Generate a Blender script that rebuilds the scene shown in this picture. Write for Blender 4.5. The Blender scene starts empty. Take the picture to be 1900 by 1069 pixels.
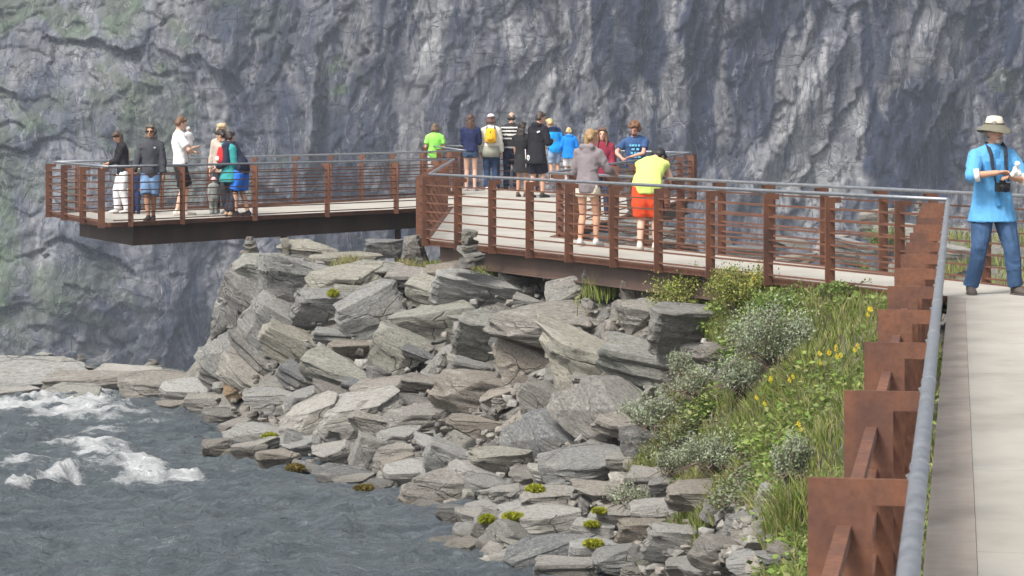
import bpy, bmesh, math, random
import numpy as np
from mathutils import Vector, Matrix, noise as mnoise

S = bpy.context.scene
COL = S.collection
R = math.radians
random.seed(7)

# ------------------------------------------------------------------ camera
F, CX, HY, EYE = 4500.0, 950.0, 224.0, 1.78      # focal length in photo pixels, principal column, horizon row, eye height above the deck
cam_d = bpy.data.cameras.new('camera')
cam = bpy.data.objects.new('camera', cam_d)
COL.objects.link(cam)
cam.location = (0, 0, EYE)
cam.rotation_euler = (R(90), 0, 0)
cam_d.sensor_width = 36.0
cam_d.lens = F / 1900.0 * 36.0
cam_d.shift_y = -(534.5 - HY) / 1900.0
cam_d.clip_start = 0.1
cam_d.clip_end = 3000
cam_d.dof.use_dof = True
cam_d.dof.focus_distance = 30.0
cam_d.dof.aperture_fstop = 20.0
S.camera = cam

# ------------------------------------------------------------------ world, sun, exposure
SUN_EL, SUN_X, SUN_Y = 52.0, -0.55, -0.62
w = bpy.data.worlds.new('World'); S.world = w; w.use_nodes = True
nt = w.node_tree; nt.nodes.clear()
out = nt.nodes.new('ShaderNodeOutputWorld'); bg = nt.nodes.new('ShaderNodeBackground')
sky = nt.nodes.new('ShaderNodeTexSky'); sky.sky_type = 'NISHITA'; sky.sun_disc = False
sky.sun_elevation = R(SUN_EL); sky.sun_rotation = math.atan2(SUN_X, SUN_Y)
sky.air_density = 1.0; sky.dust_density = 4.0; sky.ozone_density = 1.0
hs = nt.nodes.new('ShaderNodeHueSaturation'); hs.inputs['Saturation'].default_value = 0.25
nt.links.new(sky.outputs[0], hs.inputs['Color']); nt.links.new(hs.outputs[0], bg.inputs[0])
bg.inputs[1].default_value = 0.15
nt.links.new(bg.outputs[0], out.inputs[0])
sd = bpy.data.lights.new('sun', 'SUN'); sun = bpy.data.objects.new('sun', sd); COL.objects.link(sun)
sd.energy = 2.6; sd.angle = R(16); sd.color = (1.0, 0.95, 0.88)
_h = math.hypot(SUN_X, SUN_Y)
_sv = Vector((SUN_X / _h * math.cos(R(SUN_EL)), SUN_Y / _h * math.cos(R(SUN_EL)), math.sin(R(SUN_EL))))
sun.rotation_euler = _sv.to_track_quat('Z', 'Y').to_euler()
sun.location = (-20, -20, 40)
vs = S.view_settings; vs.view_transform = 'Standard'; vs.look = 'None'; vs.gamma = 1.0; vs.use_curve_mapping = False
vs.exposure = 0.66
S.cycles.max_bounces = 6; S.cycles.diffuse_bounces = 3; S.cycles.glossy_bounces = 3
S.cycles.transmission_bounces = 2; S.cycles.volume_bounces = 0; S.cycles.caustics_reflective = False; S.cycles.caustics_refractive = False

# ------------------------------------------------------------------ helpers
def at(px, py, Y):                      # point seen at photo pixel (px, py) that lies Y metres ahead
    return ((px - CX) / F * Y, Y, EYE - (py - HY) / F * Y)
def colx(px, Y): return (px - CX) / F * Y

def link(o, parent=None):
    COL.objects.link(o)
    if parent is not None: o.parent = parent
    return o
def tag(o, label=None, cat=None, group=None, kind=None):
    if label: o['label'] = label
    if cat: o['category'] = cat
    if group: o['group'] = group
    if kind: o['kind'] = kind
    return o
def mesh(name, V, Fc, mats=(), smooth=False):
    m = bpy.data.meshes.new(name)
    m.from_pydata([tuple(v) for v in V], [], [tuple(f) for f in Fc])
    for x in (mats if isinstance(mats, (list, tuple)) else (mats,)): m.materials.append(x)
    if smooth: m.shade_smooth()
    m.update()
    return m
def obj(name, m, parent=None, loc=None):
    o = bpy.data.objects.new(name, m)
    if loc is not None: o.location = loc
    return link(o, parent)
def empty(name, loc=(0, 0, 0), rz=0.0):
    o = bpy.data.objects.new(name, None); o.empty_display_size = .1
    o.location = loc; o.rotation_euler = (0, 0, rz)
    return link(o)

class MB:                               # collects shapes into one mesh
    def __init__(s): s.V = []; s.F = []
    def add(s, V, Fc):
        n = len(s.V); s.V += [tuple(v) for v in V]; s.F += [tuple(i + n for i in f) for f in Fc]; return s
    def prism(s, poly, axis0, ax_u, ax_v, ax_n, t):      # poly (u,v) extruded by t along ax_n from axis0
        o, u, v, n = (Vector(a) for a in (axis0, ax_u, ax_v, ax_n)); k = len(poly)
        A = [o + u * p[0] + v * p[1] for p in poly]; B = [a + n * t for a in A]
        return s.add(A + B, [tuple(range(k))[::-1], tuple(range(k, 2 * k))] + [(i, (i + 1) % k, k + (i + 1) % k, k + i) for i in range(k)])
    def bar(s, a, b, hw, hh, up=(0, 0, 1)):              # rectangular bar from a to b
        a, b = Vector(a), Vector(b); d = (b - a).normalized(); x = d.cross(Vector(up)).normalized(); y = x.cross(d)
        c = [(-hw, -hh), (hw, -hh), (hw, hh), (-hw, hh)]
        V = [p + x * q[0] + y * q[1] for p in (a, b) for q in c]
        return s.add(V, [(0, 3, 2, 1), (4, 5, 6, 7)] + [(i, (i + 1) % 4, 4 + (i + 1) % 4, 4 + i) for i in range(4)])
    def tube(s, pts, rad, n=10, asp=None, ref=(0, 1, 0.001), cap=True):
        pts = [Vector(p) for p in pts]; k = len(pts)
        if not isinstance(rad, (list, tuple)): rad = [rad] * k
        ref = Vector(ref); V = []; Fc = []
        for i, p in enumerate(pts):
            d = (pts[min(i + 1, k - 1)] - pts[max(i - 1, 0)])
            d = d.normalized() if d.length > 1e-9 else Vector((0, 0, 1))
            y = (ref - d * ref.dot(d))
            y = y.normalized() if y.length > 1e-4 else d.orthogonal().normalized()
            x = y.cross(d)
            rx, ry = (rad[i] if isinstance(rad[i], (list, tuple)) else (rad[i], rad[i]))
            for j in range(n):
                a = 2 * math.pi * j / n
                V.append(p + x * (math.cos(a) * rx) + y * (math.sin(a) * ry))
        for i in range(k - 1):
            for j in range(n):
                Fc.append((i * n + j, i * n + (j + 1) % n, (i + 1) * n + (j + 1) % n, (i + 1) * n + j))
        if cap: Fc.append(tuple(range(n))[::-1]); Fc.append(tuple(range((k - 1) * n, k * n)))
        return s.add(V, Fc)
    def cap(s, a, b, ra, rb, n=10):                      # tapered capsule with round ends
        a, b = Vector(a), Vector(b); d = (b - a); L = d.length
        d = d / L if L > 1e-6 else Vector((0, 0, 1))
        P, Q = [], []
        for t in (80, 50, 22): P.append(a - d * ra * math.sin(R(t))); Q.append(ra * math.cos(R(t)))
        P.append(a); Q.append(ra); P.append(b); Q.append(rb)
        for t in (22, 50, 80): P.append(b + d * rb * math.sin(R(t))); Q.append(rb * math.cos(R(t)))
        return s.tube(P, Q, n, ref=(0.13, 1, 0.2))
    def ball(s, c, r, n=12, m=8, rot=None):
        c = Vector(c); r = (r, r, r) if not isinstance(r, (list, tuple)) else r; V = []; Fc = []
        for i in range(m + 1):
            t = math.pi * (0.02 + 0.96 * i / m)
            for j in range(n):
                a = 2 * math.pi * j / n
                v = Vector((r[0] * math.sin(t) * math.cos(a), r[1] * math.sin(t) * math.sin(a), r[2] * math.cos(t)))
                if rot is not None: v = rot @ v
                V.append(c + v)
        for i in range(m):
            for j in range(n): Fc.append((i * n + j, (i + 1) * n + j, (i + 1) * n + (j + 1) % n, i * n + (j + 1) % n))
        Fc.append(tuple(range(n))); Fc.append(tuple(range(m * n, (m + 1) * n))[::-1])
        return s.add(V, Fc)
    def mesh(s, name, mat, smooth=False, angle=None):
        m = mesh(name, s.V, s.F, mat, smooth)
        if angle is not None: m.shade_smooth(); m.set_sharp_from_angle(angle=R(angle))
        return m
    def build(s, name, mat, parent=None, smooth=False, angle=None, loc=None):
        return obj(name, s.mesh(name, mat, smooth, angle), parent, loc)

# vectorised value noise
def _hash(h):
    h = (h ^ (h >> np.uint32(13))) * np.uint32(1274126177)
    h = (h ^ (h >> np.uint32(16))) * np.uint32(2246822519)
    return ((h ^ (h >> np.uint32(15))) >> np.uint32(8)).astype(np.float32) * np.float32(2.0 / 0xFFFFFF) - np.float32(1)
def vn(x, y, z=0.0, seed=0):
    flat = not np.any(z)
    x = np.asarray(x, np.float32); y = np.asarray(y, np.float32) + 0 * x; z = np.asarray(z, np.float32) + 0 * x
    ix, iy, iz = np.floor(x), np.floor(y), np.floor(z)
    q = lambda t: t * t * t * (t * (t * 6 - 15) + 10)
    fx, fy, fz = q(x - ix), q(y - iy), q(z - iz)
    K = (np.uint32(374761393), np.uint32(668265263), np.uint32(3266489917))
    hx, hy, hz_ = (a.astype(np.int64).astype(np.uint32) * k for a, k in zip((ix, iy, iz), K))
    hs_ = np.uint32((seed * 974634777) & 0xFFFFFFFF)
    def plane(hzz):
        r = []
        for b in (0, 1):
            hb = hy + (K[1] if b else np.uint32(0)) + hzz + hs_
            l = _hash(hx + hb); r.append(l + fx * (_hash(hx + K[0] + hb) - l))
        return r[0] + fy * (r[1] - r[0])
    p0 = plane(hz_)
    return p0 if flat else p0 + fz * (plane(hz_ + K[2]) - p0)
def fbm(x, y, z=0.0, o=5, seed=0, g=0.5):
    r = 0; A = 1.0; T = 0
    for i in range(o):
        f = 2.03 ** i
        r = r + A * vn(np.asarray(x) * f + i * 7.3, np.asarray(y) * f + i * 3.1, np.asarray(z) * f, seed + i * 17); T += A; A *= g
    return r / T
def ridged(x, y, z=0.0, o=4, seed=0):
    r = 0; A = 1.0; T = 0
    for i in range(o):
        f = 2.1 ** i
        r = r + A * (1 - 2 * np.abs(vn(np.asarray(x) * f + i * 5.7, np.asarray(y) * f, np.asarray(z) * f, seed + i * 13))); T += A; A *= .5
    return r / T
def worley(x, y, seed=0):                                # nearest jittered cell: three random values per cell, offsets to its centre, gap to the next cell
    x = np.asarray(x, np.float32); y = np.asarray(y, np.float32); ix, iy = np.floor(x), np.floor(y)
    f1 = np.full(x.shape, 9., np.float32); f2 = f1.copy(); hx0 = np.zeros(x.shape, np.uint32); ox = f1 * 0; oy = f1 * 0; sd_ = np.uint32((seed * 974634777) & 0xFFFFFFFF)
    for a in (-1, 0, 1):
        for b in (-1, 0, 1):
            h = (ix + a).astype(np.int64).astype(np.uint32) * np.uint32(374761393) + (iy + b).astype(np.int64).astype(np.uint32) * np.uint32(668265263) + sd_
            dx = ix + a + .5 + .45 * _hash(h) - x; dy = iy + b + .5 + .45 * _hash(h + np.uint32(77777)) - y; d = dx * dx + dy * dy
            m = d < f1; f2 = np.where(m, f1, np.minimum(f2, d)); f1 = np.where(m, d, f1); hx0 = np.where(m, h, hx0); ox = np.where(m, dx, ox); oy = np.where(m, dy, oy)
    return _hash(hx0 + np.uint32(11)), _hash(hx0 + np.uint32(222)), _hash(hx0 + np.uint32(3333)), ox, oy, np.sqrt(f2) - np.sqrt(f1)
def sstep(a, b, x):
    t = np.clip((x - a) / (b - a), 0, 1); return t * t * (3 - 2 * t)
def grid_mesh(name, P, mats, smooth=True):               # P: (n, m, 3) array
    n, m = P.shape[:2]
    me = bpy.data.meshes.new(name)
    idx = np.arange(n * m).reshape(n, m)
    q = np.stack([idx[:-1, :-1], idx[1:, :-1], idx[1:, 1:], idx[:-1, 1:]], -1).reshape(-1, 4)
    me.vertices.add(n * m); me.vertices.foreach_set('co', P.reshape(-1).astype(np.float32))
    me.loops.add(q.size); me.loops.foreach_set('vertex_index', q.reshape(-1).astype(np.int32))
    me.polygons.add(len(q)); me.polygons.foreach_set('loop_start', (np.arange(len(q)) * 4).astype(np.int32))
    me.update(calc_edges=True); me.validate()
    for x in mats: me.materials.append(x)
    if smooth: me.shade_smooth()
    return me
def tri_mesh(name, V, T, mats, smooth=False):            # V (n,3), T (k,3|4) numpy
    me = bpy.data.meshes.new(name); k = T.shape[1]
    me.vertices.add(len(V)); me.vertices.foreach_set('co', V.reshape(-1).astype(np.float32))
    me.loops.add(T.size); me.loops.foreach_set('vertex_index', T.reshape(-1).astype(np.int32))
    me.polygons.add(len(T)); me.polygons.foreach_set('loop_start', (np.arange(len(T)) * k).astype(np.int32))
    me.update(calc_edges=True)
    for x in mats: me.materials.append(x)
    if smooth: me.shade_smooth()
    return me
def vcol(me, name, arr):                                 # per-vertex colour, arr (n,3)
    a = me.attributes.new(name, 'FLOAT_COLOR', 'POINT')
    c = np.ones((len(arr), 4), np.float32); c[:, :3] = arr; a.data.foreach_set('color', c.reshape(-1))
def vval(me, name, arr):
    a = me.attributes.new(name, 'FLOAT', 'POINT'); a.data.foreach_set('value', np.asarray(arr, np.float32).reshape(-1))

# ------------------------------------------------------------------ materials
class NT:
    def __init__(s, name):
        s.m = bpy.data.materials.new(name); s.m.use_nodes = True; s.t = s.m.node_tree
        s.b = s.t.nodes['Principled BSDF']; s.o = s.t.nodes['Material Output']
    def n(s, kind, **kw):
        x = s.t.nodes.new(kind)
        for k, v in kw.items():
            if k in x.inputs: s.put(x.inputs[k], v)
            else: setattr(x, k, v)
        return x
    def put(s, i, v):
        if isinstance(v, bpy.types.NodeSocket): s.t.links.new(v, i)
        else: i.default_value = v
    def noise(s, scale, detail=6, rough=.6, vec=None, dist=0.0):
        x = s.n('ShaderNodeTexNoise'); x.inputs['Scale'].default_value = scale; x.inputs['Detail'].default_value = detail
        x.inputs['Roughness'].default_value = rough; x.inputs['Distortion'].default_value = dist
        if vec is not None: s.put(x.inputs['Vector'], vec)
        return x.outputs['Fac']
    def ramp(s, fac, stops):
        x = s.n('ShaderNodeValToRGB'); s.put(x.inputs[0], fac); e = x.color_ramp.elements
        while len(e) < len(stops): e.new(.5)
        for q, (p, c) in zip(e, stops):
            q.position = p; q.color = (c, c, c, 1) if not isinstance(c, (tuple, list)) else (*c, 1)
        return x.outputs[0]
    def mix(s, f, a, b, mode='MIX'):
        x = s.n('ShaderNodeMix', data_type='RGBA', blend_type=mode); s.put(x.inputs[0], f)
        for i, v in ((6, a), (7, b)): s.put(x.inputs[i], (*v, 1) if isinstance(v, (tuple, list)) else v)
        return x.outputs[2]
    def math(s, op, a, b=0.0):
        x = s.n('ShaderNodeMath', operation=op); s.put(x.inputs[0], a); s.put(x.inputs[1], b); return x.outputs[0]
    def coord(s, which='Object', scale=(1, 1, 1), rot=(0, 0, 0)):
        c = s.n('ShaderNodeTexCoord'); mp = s.n('ShaderNodeMapping'); s.put(mp.inputs[0], c.outputs[which])
        mp.inputs['Scale'].default_value = scale; mp.inputs['Rotation'].default_value = rot
        return mp.outputs[0]
    def world(s, scale=(1, 1, 1), rot=(0, 0, 0)):
        g = s.n('ShaderNodeNewGeometry'); mp = s.n('ShaderNodeMapping'); s.put(mp.inputs[0], g.outputs['Position'])
        mp.inputs['Scale'].default_value = scale; mp.inputs['Rotation'].default_value = rot
        return mp.outputs[0]
    def attr(s, name, out='Color'):
        return s.n('ShaderNodeAttribute', attribute_name=name).outputs[out]
    def objcol(s): return s.n('ShaderNodeObjectInfo').outputs['Color']
    def objrnd(s): return s.n('ShaderNodeObjectInfo').outputs['Random']
    def bump(s, h, strength=.5, dist=.02):
        x = s.n('ShaderNodeBump'); x.inputs['Strength'].default_value = strength; x.inputs['Distance'].default_value = dist
        s.put(x.inputs['Height'], h); s.put(s.b.inputs['Normal'], x.outputs[0]); return x
    def fin(s, color=None, rough=None, metal=None, spec=None):
        if color is not None: s.put(s.b.inputs['Base Color'], (*color, 1) if isinstance(color, (tuple, list)) else color)
        if rough is not None: s.put(s.b.inputs['Roughness'], rough)
        if metal is not None: s.put(s.b.inputs['Metallic'], metal)
        if spec is not None: s.put(s.b.inputs['Specular IOR Level'], spec)
        return s.m

def m_rust():
    t = NT('weathering_steel'); v = t.world((1, 1, 1))
    n1 = t.noise(2.2, 6, .65, v); n2 = t.noise(38, 5, .7, v); n3 = t.noise(7, 4, .6, t.world((1, 1, .18)))
    c = t.ramp(n1, [(.28, (.075, .042, .034)), (.44, (.125, .060, .041)), (.58, (.180, .080, .046)), (.66, (.130, .062, .042)), (.78, (.140, .080, .066))])
    c = t.mix(t.ramp(n2, [(.42, 0.0), (.72, .55)]), c, (.070, .036, .030))
    c = t.mix(t.ramp(n3, [(.56, 0.0), (.75, .5)]), c, (.24, .095, .045))
    t.bump(n2, .25, .003)
    return t.fin(c, t.ramp(n2, [(.3, .62), (.7, .88)]), 0.0, .3)
def m_beam():
    t = NT('dark_painted_beam'); v = t.world()
    n = t.noise(1.6, 6, .6, t.world((1, 1, .25))); n2 = t.noise(25, 4, .6, v)
    c = t.ramp(n, [(.3, (.070, .050, .043)), (.55, (.105, .070, .056)), (.75, (.14, .088, .066))])
    t.bump(n2, .15, .003)
    return t.fin(c, .6, 0.0, .35)
def m_galv():
    t = NT('galvanised_steel'); v = t.world()
    n = t.noise(14, 5, .6, v); n2 = t.noise(1.3, 3, .5, v)
    c = t.ramp(n, [(.3, (.25, .265, .285)), (.7, (.345, .36, .38))])
    c = t.mix(t.ramp(n2, [(.45, 0.0), (.7, .4)]), c, (.24, .26, .30))
    t.bump(n, .08, .002)
    return t.fin(c, t.ramp(n, [(.3, .42), (.7, .62)]), .75, .5)
def m_concrete():
    t = NT('pale_concrete'); v = t.world()
    n = t.noise(.9, 6, .6, v); n2 = t.noise(60, 4, .65, v); n3 = t.noise(3.5, 7, .75, t.world((.9, 1.1, 1), (0, 0, R(10))), .5)
    c = t.ramp(n, [(.3, (.30, .28, .245)), (.5, (.37, .35, .31)), (.72, (.41, .392, .352))])
    c = t.mix(t.ramp(n3, [(.50, 0.0), (.72, .26)]), c, (.25, .225, .19))
    c = t.mix(t.ramp(n2, [(.55, 0.0), (.75, .3)]), c, (.24, .23, .215))
    t.bump(n2, .18, .004)
    return t.fin(c, .85, 0.0, .25)
def m_stainedplate():
    t = NT('rust_stained_edge_plate'); v = t.world()
    n = t.noise(2.5, 6, .65, v); n2 = t.noise(50, 4, .65, v); n3 = t.noise(9, 5, .7, t.world((.3, 1.2, 1), (0, 0, R(10))))
    c = t.ramp(n, [(.3, (.27, .235, .205)), (.5, (.33, .29, .25)), (.72, (.38, .34, .30))])
    c = t.mix(t.ramp(n3, [(.48, 0.0), (.78, .45)]), c, (.22, .175, .165))
    c = t.mix(t.ramp(n2, [(.5, 0.0), (.75, .25)]), c, (.25, .20, .17))
    t.bump(n2, .2, .004)
    return t.fin(c, .75, 0.0, .3)
def m_stone(name='gneiss', world=False, tint=None):
    t = NT(name)
    v = t.world((1, 1, 1)) if world else t.coord('Object')
    vl = t.world((1.0, 1.0, 4.5), (R(8), R(-22), 0)) if world else t.coord('Object', (1.1, 1.1, 4.2), (R(6), R(5), 0))
    base = tint if tint else t.objcol()
    g = t.noise(1.9, 10, .74, vl, 1.1)                                 # foliation bands
    n1 = t.noise(1.4, 7, .65, v); n2 = t.noise(24, 9, .82, v); n3 = t.noise(3.1, 8, .75, v, .4); n4 = t.noise(5.5, 8, .75, v, .6)
    vo = t.n('ShaderNodeTexVoronoi', feature='DISTANCE_TO_EDGE'); vo.inputs['Scale'].default_value = 1.5
    wv = t.n('ShaderNodeMix', data_type='VECTOR'); wv.inputs[0].default_value = .22; nv = t.n('ShaderNodeTexNoise'); nv.inputs['Scale'].default_value = 2.5; t.put(nv.inputs['Vector'], v)
    t.put(wv.inputs[4], v); t.put(wv.inputs[5], nv.outputs['Color']); t.put(vo.inputs['Vector'], wv.outputs[1])
    crack = t.ramp(vo.outputs['Distance'], [(0.0, 1.0), (.013, 0.0)])
    crack = t.math('MULTIPLY', crack, t.ramp(n1, [(.45, 0.0), (.56, 1.0)]))
    k = t.ramp(g, [(.26, .46), (.42, .80), (.50, 1.0), (.56, .86), (.66, 1.22), (.80, .74)])
    c = t.mix(1.0, base, k, 'MULTIPLY')
    c = t.mix(t.ramp(n1, [(.50, 0.0), (.68, .40)]), c, (.235, .205, .165))            # warm weathering
    c = t.mix(t.ramp(n3, [(.55, 0.0), (.66, .50)]), c, (.300, .298, .225))            # pale green lichen
    c = t.mix(t.ramp(n4, [(.57, 0.0), (.66, .60)]), c, (.395, .390, .370))            # pale crust
    c = t.mix(t.ramp(n4, [(.30, .62), (.41, 0.0)]), c, (.085, .082, .078))            # dark crust
    c = t.mix(t.ramp(n2, [(.52, 0.0), (.64, .62)]), c, (.50, .49, .46))              # pale speckle
    c = t.mix(t.ramp(n2, [(.36, .85), (.47, 0.0)]), c, (.055, .052, .048))            # dark speckle
    c = t.mix(t.math('MULTIPLY', crack, .65), c, (.035, .032, .030))
    sx_ = t.n('ShaderNodeSeparateXYZ'); t.put(sx_.inputs[0], t.world())             # splash zone just above the river stays wet
    wet = t.ramp(t.math('ADD', t.math('MULTIPLY', t.math('ADD', sx_.outputs[2], 2.66), 2.2), t.math('MULTIPLY', n1, .35)), [(.30, 1.0), (.62, 0.0)])
    c = t.mix(t.math('MULTIPLY', wet, .62), c, t.mix(1.0, c, (.38, .34, .28), 'MULTIPLY'))
    h = t.math('ADD', t.math('MULTIPLY', g, 1.2), t.math('MULTIPLY', n2, .7))
    h = t.math('SUBTRACT', h, t.math('MULTIPLY', crack, .8))
    t.bump(h, .9, .055)
    return t.fin(c, t.math('SUBTRACT', .88, t.math('MULTIPLY', wet, .45)), 0.0, .25)
def m_leafy(name, attr='tint', rough=.6, trans=0.25):
    t = NT(name); c = t.attr(attr)
    m = t.fin(c, rough, 0.0, .25)
    tr = t.n('ShaderNodeBsdfTranslucent'); t.put(tr.inputs[0], c)
    mx = t.n('ShaderNodeMixShader'); mx.inputs[0].default_value = trans
    t.put(mx.inputs[1], t.b.outputs[0]); t.put(mx.inputs[2], tr.outputs[0]); t.put(t.o.inputs[0], mx.outputs[0])
    return m
_cl = {}
def cloth(c, rough=.85, bump=.6, scale=22):
    k = (tuple(round(x, 3) for x in c), rough)
    if k in _cl: return _cl[k]
    t = NT('cloth'); v = t.coord('Object'); n = t.noise(scale * .35, 5, .6, v); n2 = t.noise(scale * 4, 3, .6, v)
    a = t.mix(t.ramp(n, [(.3, 0.0), (.75, .4)]), c, tuple(x * .72 for x in c))
    t.bump(t.math('ADD', n, t.math('MULTIPLY', n2, .2)), bump, .02)
    _cl[k] = t.fin(a, rough, 0.0, .2); return _cl[k]
def denim(c):
    k = ('denim', tuple(c))
    if k in _cl: return _cl[k]
    t = NT('denim'); v = t.coord('Object'); n = t.noise(5, 5, .65, v); n2 = t.noise(90, 3, .6, v)
    a = t.mix(t.ramp(n, [(.42, 0.0), (.7, .55)]), c, tuple(min(1, x * 1.9 + .02) for x in c))
    a = t.mix(t.ramp(n2, [(.45, 0.0), (.7, .3)]), a, tuple(x * .5 for x in c))
    t.bump(n, .4, .02)
    _cl[k] = t.fin(a, .85, 0.0, .2); return _cl[k]
def skinm(c):
    k = ('skin', tuple(c))
    if k in _cl: return _cl[k]
    t = NT('skin'); n = t.noise(14, 4, .6, t.coord('Object'))
    a = t.mix(t.ramp(n, [(.35, 0.0), (.7, .35)]), c, (c[0] * .92, c[1] * .72, c[2] * .66))
    t.b.inputs['Subsurface Weight'].default_value = .08; t.b.inputs['Subsurface Radius'].default_value = (.02, .008, .004)
    _cl[k] = t.fin(a, .55, 0.0, .35); return _cl[k]
def hairm(c):
    k = ('hair', tuple(c))
    if k in _cl: return _cl[k]
    t = NT('hair'); n = t.noise(30, 4, .6, t.coord('Object', (3, 3, .35)))
    a = t.ramp(n, [(.3, tuple(x * .5 for x in c)), (.55, c), (.75, tuple(min(1, x * 1.6) for x in c))])
    t.bump(n, .6, .01)
    _cl[k] = t.fin(a, .5, 0.0, .4); return _cl[k]
def plain(name, c, rough=.6, metal=0.0, spec=.4):
    k = (name, tuple(c))
    if k in _cl: return _cl[k]
    t = NT(name); n = t.noise(20, 4, .6, t.coord('Object'))
    a = t.mix(t.ramp(n, [(.4, 0.0), (.75, .3)]), c, tuple(x * .7 for x in c))
    _cl[k] = t.fin(a, rough, metal, spec); return _cl[k]

RUST, BEAM, GALV, CONC, PLATE = m_rust(), m_beam(), m_galv(), m_concrete(), m_stainedplate()
STONE = m_stone('gneiss_stone'); BEDROCK = m_stone('gneiss_bedrock', True, (.22, .21, .19))

# ------------------------------------------------------------------ terrain of the rocky bank
WATER = -2.66
def wpt(px, py):                                         # point on the water plane
    Y = (EYE - WATER) * F / (py - HY); return ((px - CX) / F * Y, Y)
CTRL = []
def cp(px, *rows):
    for py, Y in rows: CTRL.append(at(px, py, Y))
cp(1250, (575, 29.7), (640, 28.7), (700, 27.8), (800, 26.2), (900, 24.6), (1000, 23), (1069, 22))
cp(900, (515, 34.3), (560, 33.5), (640, 32.6), (750, 31.0), (850, 29), (940, 27.2))
cp(1100, (535, 31.6), (580, 31), (640, 30.2), (700, 29.4), (800, 27.8), (900, 26), (1000, 24.3), (1069, 23.2))
cp(600, (478, 37), (500, 36), (560, 35), (650, 34), (720, 33.3), (780, 32.3), (850, 30.9))
cp(750, (490, 35.8), (540, 34.8), (620, 33.8), (700, 32.8), (780, 31.4), (860, 29.8), (920, 28.4))
cp(440, (494, 37.5), (560, 36.7), (650, 36), (740, 35.3))
cp(960, (1000, 25.2), (1060, 23.6)); cp(1020, (1069, 23.0)); cp(900, (1000, 25.6), (1050, 24.1))
cp(395, (610, 37.5), (690, 36.8))
cp(1350, (560, 28.2), (600, 27.6), (700, 26.2), (800, 24.6), (900, 22.6), (1000, 20.6), (1069, 19.4))
cp(1450, (548, 27.0), (600, 26), (700, 24), (800, 22), (900, 20), (1000, 18), (1069, 17))
cp(0, (698, 40.5), (735, 38.7)); cp(200, (696, 40.5), (735, 38.2)); cp(320, (700, 39.5), (750, 37.3)); cp(380, (758, 36.4)); cp(-200, (690, 41), (730, 39.2))
SHORE = [wpt(*p) for p in ((-200, 742), (0, 752), (130, 762), (240, 774), (300, 780), (365, 792), (400, 806), (382, 838), (480, 872), (600, 902), (760, 946), (820, 1005), (855, 1069), (875, 1200), (910, 1500))] + [(-.6, 9), (-1.2, 4), (-1.8, -3)]
CTRL += [(x, y, WATER - .04) for x, y in SHORE]
CTRL += [(x - 1.1, y - .5, -3.2) for x, y in SHORE[5:]] + [(x, y - 1.2, -3.2) for x, y in SHORE[:6]]
CTRL += [(x, y, -3.8) for x, y in ((-6, 30), (-9, 33), (-12, 36), (-5, 26), (-4, 20), (-10, 24), (-14, 30), (-5, 10), (-8, 16), (-6, 0), (-13, 15), (-15, 39))]
CTRL += [(2.6, 20, -.75), (1.7, 15, -1.1), (.9, 10, -1.4), (.2, 5, -1.6), (-.1, 0, -1.7), (3.7, 22, -.55), (4.5, 15, -.8), (4, 5, -1.2), (8, 15, -.7), (9, 5, -1.0)]
CTRL += [(-4.5, 40.5, -2.6), (-2.5, 40, -2.2), (-4, 44, -7), (-1.5, 44, -7), (-9, 45, -7), (-13, 45, -7), (-7, 41.5, -4), (-6, 50, -12), (-12, 50, -12), (0, 50, -10)]
CTRL += [(1.5, 33, -.75), (3, 30, -.6), (4.5, 28, -.5), (6, 29, -.42), (8, 27, -.35), (8, 31, -.4), (4.6, 32, -.75), (3.2, 35, -1.3), (5.0, 36.5, -.9), (6.5, 40, -.15), (7.3, 44, -.05), (9, 40, -.1), (9.5, 46, 0.0), (12, 36, -.1), (12, 28, -.3), (10.5, 33, -.3),
         (4.5, 39, -3.0), (5, 44, -5), (6.5, 48, -4), (0, 38.3, -.75), (.6, 41.5, -.75), (2.1, 41.5, -.6), (3.0, 43.5, -1.3), (1, 47, -4), (4, 50, -9), (-1.6, 37.6, -.55)]
CTRL = np.array(CTRL)
def _tps(d): return np.where(d > 1e-6, d * d * np.log(d + 1e-9), 0)
_n = len(CTRL); _xy = CTRL[:, :2]; _d = np.linalg.norm(_xy[:, None] - _xy[None], axis=2)
_K = np.zeros((_n + 3, _n + 3)); _K[:_n, :_n] = _tps(_d) + np.eye(_n) * .12; _K[:_n, _n] = 1; _K[:_n, _n + 1:] = _xy; _K[_n, :_n] = 1; _K[_n + 1:, :_n] = _xy.T
_w = np.linalg.solve(_K, np.concatenate([CTRL[:, 2], [0, 0, 0]]))
GX = np.arange(-17, 14.01, .125); GY = np.arange(-3, 50.01, .125)
_gx, _gy = np.meshgrid(GX, GY, indexing='ij'); _q = np.stack([_gx.ravel(), _gy.ravel()], 1)
_z = np.zeros(len(_q))
for i in range(0, len(_q), 8000):
    b = _q[i:i + 8000]; _z[i:i + 8000] = _tps(np.linalg.norm(b[:, None] - _xy[None], axis=2)) @ _w[:_n] + _w[_n] + b @ _w[_n + 1:]
GZ = np.clip(_z.reshape(_gx.shape), -14, -.12)

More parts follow.
